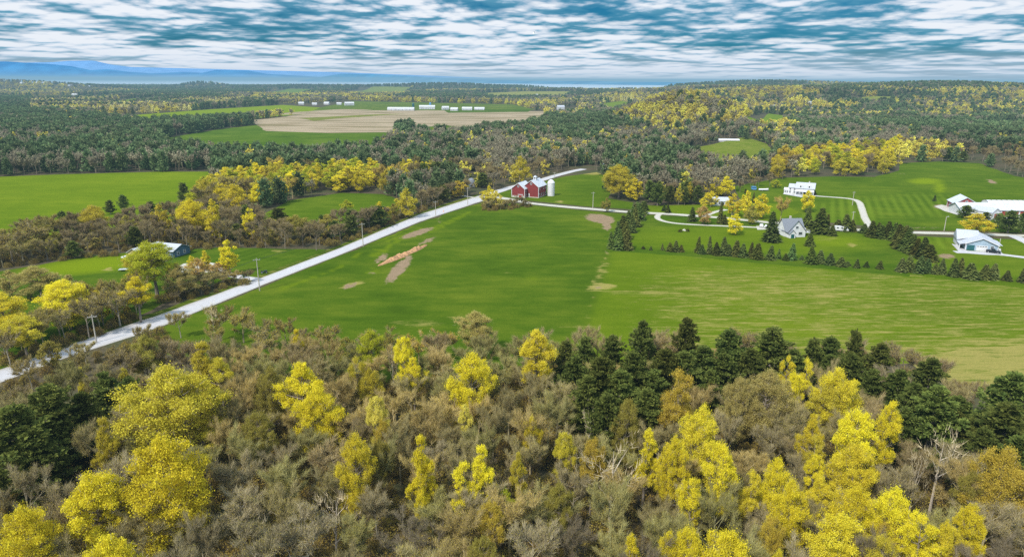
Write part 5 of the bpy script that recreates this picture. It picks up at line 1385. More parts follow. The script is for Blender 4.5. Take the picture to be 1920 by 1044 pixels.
NEAR = [
 (323, 687, 172, 'dome', 'olive-yellow', 'broadest olive-yellow dome-crowned tree of the near wood', 19),
 (293, 819, 156, 'dome', 'bright yellow', 'huge golden-yellow tree below the broadest dome-crowned tree', 19),
 (172, 886, 102, 'round', 'bright yellow', 'yellow round tree just left of the huge golden-yellow tree', 16),
 (38, 948, 98, 'dome', 'bright yellow', 'yellow tree filling the bottom left corner', 15),
 (200, 1014, 112, 'dome', 'bright yellow', 'yellow treetop at the bottom edge near the left corner', 14),
 (383, 634, 72, 'pyramid', 'olive-yellow', 'pointed olive-yellow tree behind the broadest dome-crowned tree', 17),
 (408, 668, 56, 'oval', 'olive-yellow', 'oval olive-yellow tree beside the pointed one above the broadest dome', 14),
 (561, 677, 88, 'oval', 'bright yellow', 'upper of two touching bright yellow trees left of centre', 17),
 (600, 724, 88, 'dome', 'bright yellow', 'lower of two touching bright yellow trees left of centre', 14),
 (196, 775, 50, 'pyramid', 'olive-yellow', 'narrow pointed olive-yellow tree between dark pines and the broadest dome', 16),
 (555, 612, 34, 'pyramid', 'bright yellow', 'slim pointed yellow tree against the green field, left of centre', 13),
 (149, 684, 24, 'pyramid', 'olive-yellow', 'tiny yellow tree near the pale road at left', 9),
 (230, 688, 22, 'oval', 'olive-yellow', 'small yellow-tipped tree right of the road bend trees', 9),
 (265, 628, 58, 'round', 'olive', 'olive tree south of the road, second row from the field', 14),
 (695, 618, 56, 'round', 'lime-yellow', 'lime-yellow round tree at the field edge', 13),
 (757, 629, 44, 'oval', 'bright yellow', 'tall yellow tree at the field edge beside bare pale trunks', 17),
 (774, 668, 50, 'oval', 'bright yellow', 'yellow tree just below the tall one beside pale trunks', 13),
 (668, 668, 44, 'oval', 'olive-yellow', 'olive-yellow oval tree left of the tall field-edge tree', 15),
 (690, 692, 58, 'dome', 'olive-yellow', 'low olive-yellow dome between the two tall yellow pairs', 12),
 (882, 664, 92, 'dome', 'bright yellow', 'bright yellow dome standing alone in the centre of the near wood', 17),
 (1008, 618, 84, 'oval', 'golden', 'tall golden tree at the field edge left of the pines', 19),
 (706, 740, 46, 'oval', 'pale yellow', 'pale yellow tree in brown scrub left of centre', 16),
 (718, 785, 46, 'dome', 'dull gold', 'dull gold tree just below the pale yellow one', 12),
 (662, 815, 72, 'dome', 'golden', 'golden tree mid-wood left of the slim spire', 16),
 (712, 822, 46, 'round', 'olive', 'olive tree at the right shoulder of the golden mid-wood tree', 13),
 (791, 806, 60, 'pyramid', 'bright yellow', 'slim bright yellow spire, tallest cone in the middle of the wood', 18),
 (908, 827, 64, 'pyramid', 'bright yellow', 'pointed bright yellow tree right of the slim spire', 16),
 (865, 864, 66, 'oval', 'bright yellow', 'yellow tree touching the left foot of the pointed tree', 13),
 (972, 845, 36, 'oval', 'olive-yellow', 'thin olive-yellow tree right of the pointed yellow tree', 13),
 (997, 780, 36, 'round', 'golden', 'small golden ball of a treetop in brown scrub at centre', 12),
 (872, 757, 34, 'oval', 'pale yellow', 'small pale yellow treetop below the lone bright dome', 12),
 (1061, 808, 46, 'oval', 'olive-yellow', 'olive-yellow tree left of the white forked trunk', 14),
 (1112, 820, 54, 'round', 'dull gold', 'dull gold crown right above the white forked trunk', 14),
 (1214, 808, 60, 'pyramid', 'bright yellow', 'bright yellow ragged tree right of the white forked trunk', 14),
 (1262, 819, 64, 'dome', 'bright yellow', 'yellow tree leaning against the ragged one, right of centre', 14),
 (920, 938, 58, 'round', 'dull gold', 'low dull gold tree below the pointed pair at centre', 11),
 (790, 916, 32, 'round', 'bright yellow', 'little yellow crown under the slim spire', 9),
 (946, 915, 44, 'round', 'lime-yellow', 'lime-green small tree right under the pointed yellow tree', 9),
 (1180, 1008, 60, 'pyramid', 'bright yellow', 'yellow treetop at the bottom edge right of centre', 13),
 (1257, 1000, 66, 'dome', 'bright yellow', 'second yellow treetop at the bottom edge right of centre', 13),
 (1280, 692, 88, 'oval', 'dull gold', 'large dull gold tree in front of the dark pines', 19),
 (1178, 745, 62, 'dome', 'olive', 'olive crown below the dark pine clump at centre right', 15),
 (1327, 762, 88, 'dome', 'golden', 'golden dome tree right below the large dull gold one', 17),
 (1480, 666, 34, 'oval', 'golden', 'small golden treetop left of its twin before the pines', 14),
 (1518, 670, 36, 'oval', 'golden', 'small golden treetop right of its twin before the pines', 14),
 (1580, 691, 84, 'dome', 'golden', 'broad golden crown below the pines right of the twins', 16),
 (1492, 696, 42, 'round', 'bright yellow', 'yellow crown right below the golden twins', 13),
 (1440, 694, 96, 'dome', 'pale olive', 'broad pale olive crown left of the golden twins', 16),
 (1385, 706, 72, 'dome', 'pale olive', 'pale olive crown right of the large dull gold tree', 15),
 (1560, 722, 72, 'round', 'olive-yellow', 'olive-yellow crown under the broad golden one', 13),
 (1614, 766, 78, 'round', 'bright yellow', 'bright yellow round tree at right in the wood', 17),
 (1675, 749, 52, 'oval', 'bright yellow', 'tall yellow tree touching the right of the bright round one', 18),
 (1527, 773, 46, 'oval', 'golden', 'upper golden tree of a narrow stack left of the bright round one', 16),
 (1535, 815, 54, 'oval', 'olive-yellow', 'lower olive-yellow tree of the narrow stack', 13),
 (1612, 832, 92, 'dome', 'golden', 'golden tree just below the bright round one', 14),
 (1356, 834, 74, 'oval', 'bright yellow', 'bright yellow tree below the golden dome, right of centre', 17),
 (1300, 893, 58, 'oval', 'bright yellow', 'yellow tree low down left of the bright oval one', 14),
 (1459, 861, 68, 'dome', 'bright yellow', 'flat-topped yellow tree among brown ones at lower right', 14),
 (1416, 880, 52, 'oval', 'golden', 'small golden tree left of the flat-topped one', 13),
 (1531, 851, 46, 'oval', 'bright yellow', 'small yellow treetop under the narrow stack', 12),
 (1492, 901, 74, 'dome', 'bright yellow', 'yellow tree below the flat-topped one', 14),
 (1540, 889, 58, 'oval', 'golden', 'golden tree below the narrow stack at lower right', 12),
 (1603, 908, 84, 'dome', 'bright yellow', 'left one of two large yellow domes at lower right', 14),
 (1675, 912, 84, 'dome', 'bright yellow', 'right one of two large yellow domes at lower right', 15),
 (1826, 946, 54, 'round', 'bright yellow', 'yellow ball-shaped tree alone near the right bottom', 13),
 (1735, 966, 62, 'oval', 'bright yellow', 'yellow tree right below the two large yellow domes', 13),
 (1780, 978, 50, 'round', 'golden', 'golden tree between the yellow ball and the domes', 11),
 (1580, 960, 112, 'dome', 'golden', 'broad golden tree below the left large dome', 13),
 (1450, 968, 48, 'round', 'dull gold', 'dull gold small tree near the bottom, left of the broad golden one', 11),
 (1675, 968, 58, 'oval', 'dull gold', 'dull gold tree under the right large dome', 11),
 (1900, 842, 100, 'dome', 'dull gold', 'large dull gold tree at the right edge', 17),
 (1365, 990, 122, 'dome', 'bright yellow', 'wide bright yellow treetop at the bottom edge, right of centre', 15),
 (1293, 985, 64, 'round', 'bright yellow', 'yellow round top left of the wide one at the bottom edge', 14),
 (1463, 1028, 44, 'round', 'golden', 'golden tip at the bottom edge right of the wide treetop', 12),
 (1830, 885, 60, 'round', 'olive', 'olive crown left of the large dull gold right-edge tree', 12),
 (1660, 1010, 80, 'dome', 'olive-yellow', 'olive-yellow top at the bottom edge under the right large dome', 12),
 (905, 1005, 60, 'round', 'olive', 'olive crown at the bottom edge in the centre', 11),
 (500, 690, 64, 'dome', 'olive', 'olive crown in brown wood right of the broadest dome', 14),
 (480, 770, 60, 'round', 'olive', 'olive crown mid-wood right of the broadest dome', 13),
 (1050, 905, 54, 'round', 'olive', 'olive crown below the white forked trunk', 11),
]
for tx, ty, w, sh, tone, lab, h in NEAR: near_yellow(tx, ty, w, sh, tone, lab, h)

def near_pine(tx, ty, wpx, lab, h=16):
    h += .5; p = P(tx, ty, h); p[2] = 0; w = hsz(wpx, p, h) * 1.28; ks = KEYS['pine_near']
    grow('pine_tree', ks[int(tx) % len(ks)], tuple(p), h, w, (tx * .73) % 6.28, lab, 'tree', 'dark pines of the near wood', tuple(np.array((1, 1, 1)) * (.85 + .5 * ((tx * 13) % 10) / 10)))
    SPOTS.append((p[0], p[1], w * .55)); PLACED['pine'] += 1; LAND.append((p[0], p[1], lab))
PINES = [
 (1207, 598, 62, 'dark pine rising highest left of its tall neighbour at the field edge', 19), (1290, 592, 66, 'tallest dark pine at the field edge', 20), (1370, 614, 80, 'dark pine right of the tallest one', 18), (1452, 611, 96, 'broad dark pine with a spread top, set apart at the field edge', 18),
 (1608, 614, 44, 'slim dark pine tower at the right of the field edge', 18), (1560, 628, 60, 'dark pine left of the slim tower', 16), (1528, 630, 54, 'dark pine right of the broad spread one', 16), (1655, 640, 56, 'dark pine right of the slim tower', 15),
 (1750, 668, 66, 'dark pine beside the dry meadow at right', 15), (1762, 720, 92, 'big dark pine standing below the dry meadow', 18), (1905, 694, 84, 'dark pine at the right edge, upper of two', 17), (1897, 752, 110, 'dark pine at the right edge, lower of two', 17),
 (1130, 664, 96, 'broad dark pine lowest in the central clump', 19), (1105, 700, 84, 'dark pine at the left foot of the central clump', 16), (1190, 655, 84, 'dark pine in the heart of the central clump', 18), (1250, 650, 84, 'dark pine behind the large dull gold tree', 18), (1320, 645, 84, 'dark pine on the right flank of the central clump', 16),
 (1062, 636, 56, 'dark pine right beside the tall golden field-edge tree', 14), (1098, 628, 56, 'dark pine at the field edge, second right of the golden tree', 14), (1150, 626, 60, 'dark pine at the field edge left of the highest pair', 15), (1228, 690, 74, 'low dark pine under the highest pair', 15), (1335, 690, 60, 'low dark pine right of the large dull gold tree', 14), (1410, 650, 70, 'dark pine between the tallest and the broad spread one', 15), (1490, 652, 60, 'dark pine under the broad spread one', 14),
 (1600, 660, 60, 'dark pine beneath the slim tower', 14), (1690, 690, 60, 'dark pine left of the dry meadow corner', 14), (1800, 770, 60, 'small dark pine right below the big meadow pine', 13), (1850, 800, 70, 'dark pine in shadow left of the right-edge pair', 14), (1700, 760, 60, 'dark pine behind the tall yellow right-hand tree', 14),
 (1165, 690, 90, 'dark pine low in the middle of the central clump', 17), (1215, 725, 80, 'lowest dark pine under the heart of the central clump', 16), (1140, 735, 84, 'dark pine at the lower left foot of the central clump', 16), (1285, 655, 80, 'dark pine between the highest pair and the right flank', 16), (1360, 660, 80, 'dark pine filling the right flank of the central clump', 15), (1080, 665, 70, 'dark pine behind the left foot of the central clump', 15), (1560, 662, 60, 'dark pine beneath the left neighbour of the slim tower', 13), (1640, 690, 60, 'dark pine low between slim tower and meadow', 13), (1720, 715, 66, 'dark pine left of the big meadow pine', 14), (1800, 740, 70, 'dark pine right of the big meadow pine', 13), (1920, 815, 90, 'dark pine low on the right edge', 15),
 (85, 718, 96, 'dark pine at left, right half of the left-edge pair', 18), (22, 756, 116, 'darkest pine on the left edge', 18), (192, 695, 60, 'dark pine left of the broadest dome, upper', 14), (240, 704, 56, 'dark pine behind the left shoulder of the broadest dome', 13), (150, 732, 66, 'dark pine between the left pair and the broadest dome', 14), (60, 800, 80, 'low dark pine under the left-edge pair', 14),
]
for a in PINES: near_pine(*a)

def snag(tx, ty, h, wpx, lab, tone=(1.55, 1.5, 1.4)):
    p = P(tx, ty, h); p[2] = 0; ks = KEYS['snag']
    grow('bare_tree', ks[int(tx) % len(ks)], tuple(p), h, hsz(wpx, p, h), tx % 6.28, lab, 'tree', 'pale-trunked bare trees', tone, tone); SPOTS.append((p[0], p[1], 2)); PLACED['bare'] += 1; LAND.append((p[0], p[1], lab))
snag(1150, 838, 16, 110, 'white forked trunk with wide bare limbs at the centre right')
snag(1105, 768, 12, 26, 'small white dead tree below the dark pine clump', (2.4, 2.35, 2.3))
snag(1772, 812, 16, 54, 'white birch with forked leaning trunk right of the yellow trees', (2.0, 1.95, 1.9))
snag(820, 622, 13, 34, 'pair of pale bare trunks at the field edge', (2.3, 2.1, 1.6))
snag(1726, 842, 15, 30, 'tall thin pale trunk left of the white birch')
snag(1858, 862, 15, 44, 'grey dead tree left of the large right-edge tree')
snag(735, 655, 12, 20, 'pale leaning trunk left of the tall field-edge yellow tree')
snag(396, 572, 12, 30, 'pale forked tree alone on the grass right of the road', (2.4, 2.3, 1.9))
snag(505, 985, 12, 60, 'whitish bare tree near the bottom edge, left of centre')
snag(622, 925, 12, 60, 'pale grey bare tree low in the wood, left of centre', (1.9, 1.8, 1.7))

# bare trees filling the near wood; each is named after the tree it stands next to
USED = set()
def side_label(x, y, tone, stem):
    best = sorted(LAND, key=lambda l: (l[0] - x) ** 2 + (l[1] - y) ** 2)[:24]
    for lx, ly, nm in best:
        dx, dy = x - lx, y - ly
        rel = ('right of' if dx > 0 else 'left of') if abs(dx) > abs(dy) else ('behind' if dy > 0 else 'in front of')
        lab = f'{tone} {stem} {rel} the {nm}'
        if len(re.findall(r"[A-Za-z0-9']+", lab)) > 16: continue
        if lab not in USED: USED.add(lab); return lab
    return f'{tone} {stem} in the dense near wood'
WOOD = [(-420, 1250), (-420, 890), (-120, 845), (20, 812), (150, 778), (270, 738), (330, 716), (420, 706), (560, 706), (700, 712), (900, 712), (1050, 700), (1300, 706), (1500, 712), (1690, 735), (1790, 790), (1880, 800), (2100, 800), (2500, 1000), (2400, 1300)]
wl = [P(*q)[:2] for q in WOOD[1:-1]]; wood_plan = [(-75, 52)] + [tuple(q) for q in wl] + [(95, 52)]
def scatter(poly, spacing, tries, spots, rng, maxn=10 ** 6):
    arr = np.array(poly); lo = arr.min(0); hi = arr.max(0); out = []; cell = {}
    cand = rng.uniform(lo, hi, (tries, 2)); ok = in_poly(cand[:, 0], cand[:, 1], poly)
    for x, y in cand[ok]:
        c = (int(x // spacing), int(y // spacing)); bad = False
        for i in (-1, 0, 1):
            for j in (-1, 0, 1):
                for q in cell.get((c[0] + i, c[1] + j), ()):
                    if (q[0] - x) ** 2 + (q[1] - y) ** 2 < spacing ** 2: bad = True
        if bad: continue
        if any((q[0] - x) ** 2 + (q[1] - y) ** 2 < q[2] ** 2 for q in spots): continue
        cell.setdefault(c, []).append((x, y)); out.append((x, y))
        if len(out) >= maxn: break
    return out
rng_w = np.random.default_rng(5)
fill = scatter(wood_plan, 6.6, 30000, SPOTS, rng_w)
fill = [q for q in fill if -90 < to_px(q[0], q[1], 9.)[0] < 2010 and to_px(q[0], q[1], 12.)[1] < 1075]
fill.sort(key=lambda q: q[0] ** 2 + q[1] ** 2)
tn = list(BTONE)
def grey_zone(px, py):
    """the photograph's wood is browner at left and in the middle, greyer towards the bottom and right"""
    return float(np.clip((py - 760) / 240, 0, 1) * .6 + np.clip((px - 1600) / 300, 0, 1) * .5)
for i, (x, y) in enumerate(fill[:190]):
    px, py = to_px(x, y, 10.); g = grey_zone(float(px), float(py)); u = rng_w.uniform()
    tone = ('pale grey', 'grey-brown', 'grey-brown', 'dark brown')[int(rng_w.uniform() * 4)] if u < g else ('olive-brown', 'mossy brown', 'olive-brown', 'russet-brown', 'straw-brown', 'straw-brown', 'mossy brown')[int(rng_w.uniform() * 7)]
    h = rng_w.uniform(8.5, 12.5); k = KEYS['bare_near']
    grow('bare_tree', k[i % len(k)], (x, y, 0), h, rng_w.uniform(6.2, 9), rng_w.uniform(0, 6.28), side_label(x, y, tone, 'leafless tree'), 'tree', 'bare trees of the near wood', tuple(np.array(BTONE[tone]) * rng_w.uniform(.85, 1.2)), tuple(np.array(BTONE[tone]) * rng_w.uniform(.9, 1.7)))
    SPOTS.append((x, y, 2.5)); PLACED['bare'] += 1
REST = [(x, y, None) for x, y in fill[190:]]       # farther bare trees of the wood, drawn with the undergrowth

# ------------------------------------------------------------------ the trees among the fields
def mid(kind, bx, by, wpx, hpx, tone, lab, group, key=None):
    """a tree standing at bx, by of the photograph, with its size in the photograph's pixels"""
    p = PT(bx, by); D = math.sqrt(p[0] ** 2 + p[1] ** 2 + (CAM_H - p[2]) ** 2); w = wpx / FPX * D; h = hpx / FPX * D * 1.04
    split = hpx > 24
    if kind == 'yellow':
        ks = [k for k in (KEYS['leafy_mid'] if wpx < 46 else [q for q in PROTO if q.startswith('leafy_near')]) if key is None or key in k]
        grow('budding_tree', ks[int(bx * 7 + by) % len(ks)], tuple(p), h, w, bx % 6.28, lab, 'tree', group, TONE[tone], (.8, .75, .7), split)
    elif kind == 'bare':
        ks = KEYS['bare_mid']; c = BTONE[tone]
        grow('bare_tree', ks[int(bx * 7 + by) % len(ks)], tuple(p), h, w, bx % 6.28, lab, 'tree', group, c, c, split)
    elif kind == 'pine':
        ks = KEYS['pine_mid']; grow('pine_tree', ks[int(bx * 7 + by) % len(ks)], tuple(p), h, w, bx % 6.28, lab, 'tree', group, tone if isinstance(tone, tuple) else (1, 1, 1), (1, 1, 1), split)
    elif kind == 'spruce':
        ks = KEYS['spruce']; q = random.Random(int(bx * 31 + by * 7)); tc_ = np.array(tone if isinstance(tone, tuple) else (1, 1, 1)) * q.uniform(.75, 1.3) * np.array((q.uniform(.9, 1.25), 1, q.uniform(.85, 1.1)))
        tr_ = grow('spruce_tree', ks[q.randrange(len(ks))], tuple(p), h * q.uniform(.86, 1.12), w * q.uniform(.95, 1.45), q.uniform(0, 6.28), lab, 'tree', group, tuple(tc_), (1, 1, 1), split); tr_.rotation_euler = (q.uniform(-.05, .05), q.uniform(-.05, .05), q.uniform(0, 6.28))
    elif kind == 'shrub':
        ks = KEYS['shrub']; c = tone if isinstance(tone, tuple) else BTONE[tone]; grow('bush', ks[int(bx * 7 + by) % len(ks)], tuple(p), h, w, bx % 6.28, lab, 'bush', group, c, c, split)
    SPOTS.append((p[0], p[1], w * .42)); PLACED[{'spruce': 'pine', 'shrub': 'bare'}.get(kind, kind)] += 1
    return p

G1 = 'budding trees among the fields'
for a in [
 (432, 516, 36, 60, 'bright yellow', 'tall bright yellow tree at the driveway by the nearest pole', 'oval'), (386, 506, 24, 34, 'golden', 'small golden tree on the gravel apron of the slate-blue house', 'pyramid'), (360, 508, 18, 26, 'golden', 'smaller golden tree left of the one on the gravel apron', 'oval'),
 (372, 522, 40, 34, 'russet', 'low tawny tree before the gravel apron', 'dome'), (410, 520, 30, 26, 'russet', 'low tawny tree left of the tall bright driveway tree', 'round'),
 (296, 558, 84, 92, 'lime-yellow', 'leafy lime tree hiding the slate-blue house', 'round'), (336, 560, 50, 56, 'pale olive', 'thin pale olive tree before the slate-blue house', 'dome'), (268, 548, 48, 66, 'olive-yellow', 'narrow olive-yellow tree left of the lime tree', 'oval'),
 (133, 618, 92, 76, 'bright yellow', 'broad yellow tree on the roadside lawn at lower left', 'dome'), (190, 604, 36, 52, 'bright yellow', 'small yellow tree beside the utility pole at lower left', 'oval'), (265, 604, 46, 76, 'bright yellow', 'tall yellow roadside tree just above the pale road', 'oval'),
 (20, 650, 84, 80, 'golden', 'golden tree on the left edge above the road', 'dome'), (52, 672, 60, 66, 'olive-yellow', 'olive-yellow tree right below the golden left-edge tree', 'round'), (22, 556, 34, 40, 'pale olive', 'thin pale olive tree left on the garden lawn', 'round'), (78, 556, 56, 48, 'pale olive', 'broader thin olive tree on the garden lawn', 'dome'), (135, 560, 34, 38, 'pale olive', 'third thin olive tree on the garden lawn', 'round'),
 (240, 580, 40, 52, 'olive', 'olive tree left of the tall roadside yellow tree', 'round'), (100, 690, 40, 44, 'olive', 'olive tree at the verge of the pale road', 'round'),
 (180, 445, 50, 50, 'olive-yellow', 'yellow dome leftmost in the hedgerow below the west field', 'dome'), (245, 455, 34, 44, 'olive', 'olive tree in the hedgerow right of the leftmost yellow dome', 'oval'), (308, 448, 36, 56, 'olive-yellow', 'yellow-topped tree in the middle of the left hedgerow', 'oval'),
 (362, 450, 52, 66, 'bright yellow', 'bright yellow broad tree in the left hedgerow', 'dome'), (404, 452, 34, 70, 'golden', 'golden tall tree right beside the bright broad one', 'oval'), (467, 446, 27, 50, 'bright yellow', 'slender bright yellow tree above the long road', 'oval'), (440, 404, 42, 52, 'golden', 'golden tree below the end of the yellow strip wood', 'dome'),
 (713, 418, 28, 38, 'bright yellow', 'small bright yellow tree before the clearing', 'round'), (764, 408, 42, 52, 'olive-yellow', 'yellow dome tree left of the road pole by the clearing', 'dome'), (798, 360, 16, 20, 'bright yellow', 'tiny yellow tree before the dark pine clump', 'round'), (792, 385, 18, 28, 'olive-yellow', 'small olive-yellow tree right of the dome by the clearing', 'oval'),
 (560, 448, 48, 42, 'olive', 'olive tree in scrub below the clearing', 'dome'), (650, 404, 26, 28, 'lime-yellow', 'lone lime tree on the clearing edge', 'round'), (510, 460, 22, 30, 'olive', 'small olive tree in the scrub above the road', 'oval'),
 (974, 346, 38, 50, 'olive-yellow', 'yellow tree behind the smaller red barn', 'dome'), (917, 388, 24, 38, 'golden', 'golden bush-like tree in the fork of the roads', 'round'), (930, 390, 24, 32, 'pale yellow', 'pale yellow tree in the fork of the roads', 'round'),
 (1160, 372, 62, 58, 'olive-yellow', 'large yellow tree right of the barn meadow', 'dome'), (1188, 376, 34, 40, 'golden', 'golden tree at the right flank of the large one by the barn meadow', 'oval'), (1137, 398, 18, 26, 'olive', 'small round olive tree beside the gravel lane', 'round'),
 (1511, 398, 28, 36, 'bright yellow', 'yellow tree in front of the white farmhouse drive', 'round'), (1829, 440, 44, 32, 'golden', 'round golden tree behind the pale blue house', 'round'), (1378, 440, 32, 36, 'bright yellow', 'bright yellow tree standing on the white drive', 'dome'),
 (1332, 388, 22, 28, 'bright yellow', 'yellow tree left of the low white bungalow', 'round'), (1318, 392, 16, 20, 'golden', 'little golden tree at the bungalow corner', 'round'), (1340, 372, 40, 36, 'bright yellow', 'yellow tree behind the low white bungalow', 'dome'), (1362, 368, 30, 34, 'bright yellow', 'taller yellow tree behind the bungalow', 'oval'),
 (1372, 406, 26, 40, 'golden', 'golden tree at the right end of the bungalow', 'oval'), (1396, 408, 30, 46, 'golden', 'tallest golden tree in the grove right of the bungalow', 'oval'), (1428, 410, 34, 42, 'bright yellow', 'yellow tree rightmost in the grove by the bungalow', 'dome'), (1318, 420, 30, 32, 'russet', 'tawny budding tree beside the lane fork', 'round'), (1410, 420, 28, 32, 'olive', 'dull tree in front of the grove by the bungalow', 'dome'),
 (1272, 384, 14, 34, 'olive-yellow', 'pale-stemmed yellow-topped birch left of its twin', 'oval'), (1292, 382, 16, 38, 'olive-yellow', 'pale-stemmed yellow-topped birch right of its twin', 'oval'), (1453, 352, 18, 14, 'lime-yellow', 'low lime shrub-like tree left of the white farmhouse', 'dome'),
 (1468, 322, 42, 44, 'dull gold', 'dull gold tree at the left end of the yellow grove', 'dome'),
 (980, 292, 10, 12, 'bright yellow', 'tiny yellow tree in the dark middle woods', 'round'), (928, 300, 12, 14, 'bright yellow', 'tiny yellow tree above the barns in dark woods', 'round'), (463, 286, 22, 14, 'bright yellow', 'small yellow tree in front of the middle field pines', 'dome'), (495, 290, 14, 14, 'golden', 'smaller yellow tree right of the one before the middle field', 'round'), (186, 262, 18, 12, 'bright yellow', 'lone yellow tree in the dark west woods', 'dome'), (6, 286, 12, 12, 'bright yellow', 'lone yellow tree on the left edge of the dark woods', 'round'),
 (850, 202, 0.1, 0.1, 'olive', None, None),
]:
    if a[5]: mid('yellow', a[0], a[1], a[2], a[3], a[4], a[5], G1, a[6])
mid('bare', 1462, 420, 30, 40, 'straw-brown', 'white-stemmed birch with orange twigs behind the cottage', 'bare trees among the fields')

# spruces: (base x, base y, width, height)
ORD = 'first second third fourth fifth sixth seventh eighth ninth tenth eleventh twelfth thirteenth fourteenth fifteenth sixteenth seventeenth eighteenth nineteenth twentieth'.split()
def nth(i): return ORD[i] if i < 20 else ('twenty-' + ORD[i - 20] if i < 29 else ('thirtieth' if i == 29 else 'thirty-' + ORD[i - 30] if i < 39 else ('fortieth' if i == 39 else 'forty-' + ORD[i - 40] if i < 49 else 'fiftieth' if i == 49 else 'fifty-' + ORD[i - 50] if i < 59 else 'far')))
BL = (.95, 1.05, 1.35); DK = (.8, .85, .9)
row = [(1206, 467, 6, 7), (1220, 469, 7, 9), (1242, 469, 6, 12), (1256, 471, 12, 17), (1267, 472, 14, 23), (1277, 472, 9, 14), (1308, 473, 12, 27), (1316, 476, 13, 19), (1330, 476, 12, 31), (1343, 478, 17, 26), (1357, 478, 15, 33), (1366, 479, 14, 20), (1380, 480, 16, 31), (1392, 482, 15, 24), (1407, 481, 12, 30), (1419, 485, 18, 26), (1444, 487, 18, 27), (1459, 485, 8, 16), (1473, 488, 12, 12), (1484, 487, 14, 27), (1503, 487, 7, 8),
       (1521, 494, 19, 28), (1537, 493, 14, 24), (1556, 496, 14, 20), (1577, 499, 14, 18), (1589, 498, 10, 8), (1606, 502, 8, 14), (1624, 501, 9, 11), (1649, 504, 13, 15)]
for i, (x, y, w, h) in enumerate(row): mid('spruce', x, y, w, h, BL if i % 3 else DK, f'{nth(i)} spruce from the left in the long row across the lawn edge', 'spruces along the lawn edge')
row2 = [(1690, 509, 18, 23), (1703, 509, 18, 25), (1723, 511, 18, 25), (1738, 511, 14, 24), (1752, 513, 14, 16), (1765, 513, 15, 25), (1787, 518, 19, 28), (1799, 515, 13, 26), (1819, 522, 24, 26), (1844, 523, 18, 23), (1860, 523, 18, 24), (1887, 526, 13, 15), (1918, 529, 14, 21)]
for i, (x, y, w, h) in enumerate(row2): mid('spruce', x, y, w, h, BL, f'{nth(i)} spruce from the left in the row below the blue house', 'spruces below the blue house')
diag = [(1620, 437, 16, 15), (1635, 444, 18, 24), (1646, 436, 17, 16), (1650, 446, 18, 24), (1662, 447, 18, 24), (1665, 439, 16, 20), (1674, 451, 18, 28), (1681, 461, 20, 34), (1687, 446, 18, 22), (1691, 467, 20, 36), (1699, 470, 20, 36), (1698, 452, 18, 24), (1709, 475, 22, 36), (1719, 480, 22, 33), (1731, 484, 24, 36), (1740, 488, 22, 24)]
for i, (x, y, w, h) in enumerate(diag): mid('spruce', x, y, w, h, DK, f'{nth(i)} spruce down the slanting hedge between lawn and blue house', 'spruces of the slanting hedge')
hedge = [(1146, 466, 17, 30), (1160, 468, 20, 36), (1176, 468, 20, 34), (1158, 448, 18, 32), (1173, 448, 18, 34), (1167, 435, 18, 30), (1184, 436, 18, 34), (1177, 424, 18, 30), (1191, 425, 18, 34), (1186, 414, 17, 28), (1197, 413, 17, 30), (1194, 402, 16, 24), (1205, 402, 15, 22), (1190, 406, 15, 22), (1208, 394, 14, 18)]
for i, (x, y, w, h) in enumerate(hedge): mid('spruce', x, y, w, h, (.9, 1.0, 1.15), f'{nth(i)} spruce counted upwards in the dense hedge right of the main field', 'spruces of the dense hedge')
for x, y, w, h, lab in [(1446, 453, 28, 52, 'large spruce left of the white cottage'), (1518, 461, 19, 24, 'rounded spruce right below the white cottage'), (1512, 433, 23, 42, 'tall spruce just behind the right of the cottage'), (1535, 437, 25, 45, 'tallest spruce right of the cottage'), (1548, 434, 15, 32, 'slimmer spruce right of the tallest one'), (1560, 442, 17, 20, 'low spruce left of the white camper'), (1570, 430, 16, 18, 'spruce behind the white camper'), (1586, 433, 18, 30, 'tall spruce behind the right end of the camper'), (1598, 434, 14, 22, 'small spruce right of the camper'),
    (1297, 415, 15, 30, 'dark oval spruce beside the lane loop'), (1350, 419, 13, 38, 'tall narrow spruce below the low white bungalow'), (1358, 420, 11, 18, 'short spruce beside the tall narrow one'), (1252, 399, 9, 16, 'dark spruce on the lane lawn near the hedge'), (1245, 396, 8, 13, 'smaller dark spruce left of the one on the lane lawn'), (1343, 366, 13, 16, 'dark spruce among yellow trees behind the bungalow'), (1412, 380, 6, 17, 'narrow dark spruce behind the grove'), (1752, 377, 6, 9, 'lone tiny dark conifer on the hill field'), (1398, 362, 6, 8, 'tiny dark conifer left of the blue box trailer'), (1527, 366, 6, 9, 'dark shrub-like conifer at the farmhouse corner')]:
    mid('spruce', x, y, w, h, DK, lab, 'dark conifers by the houses')
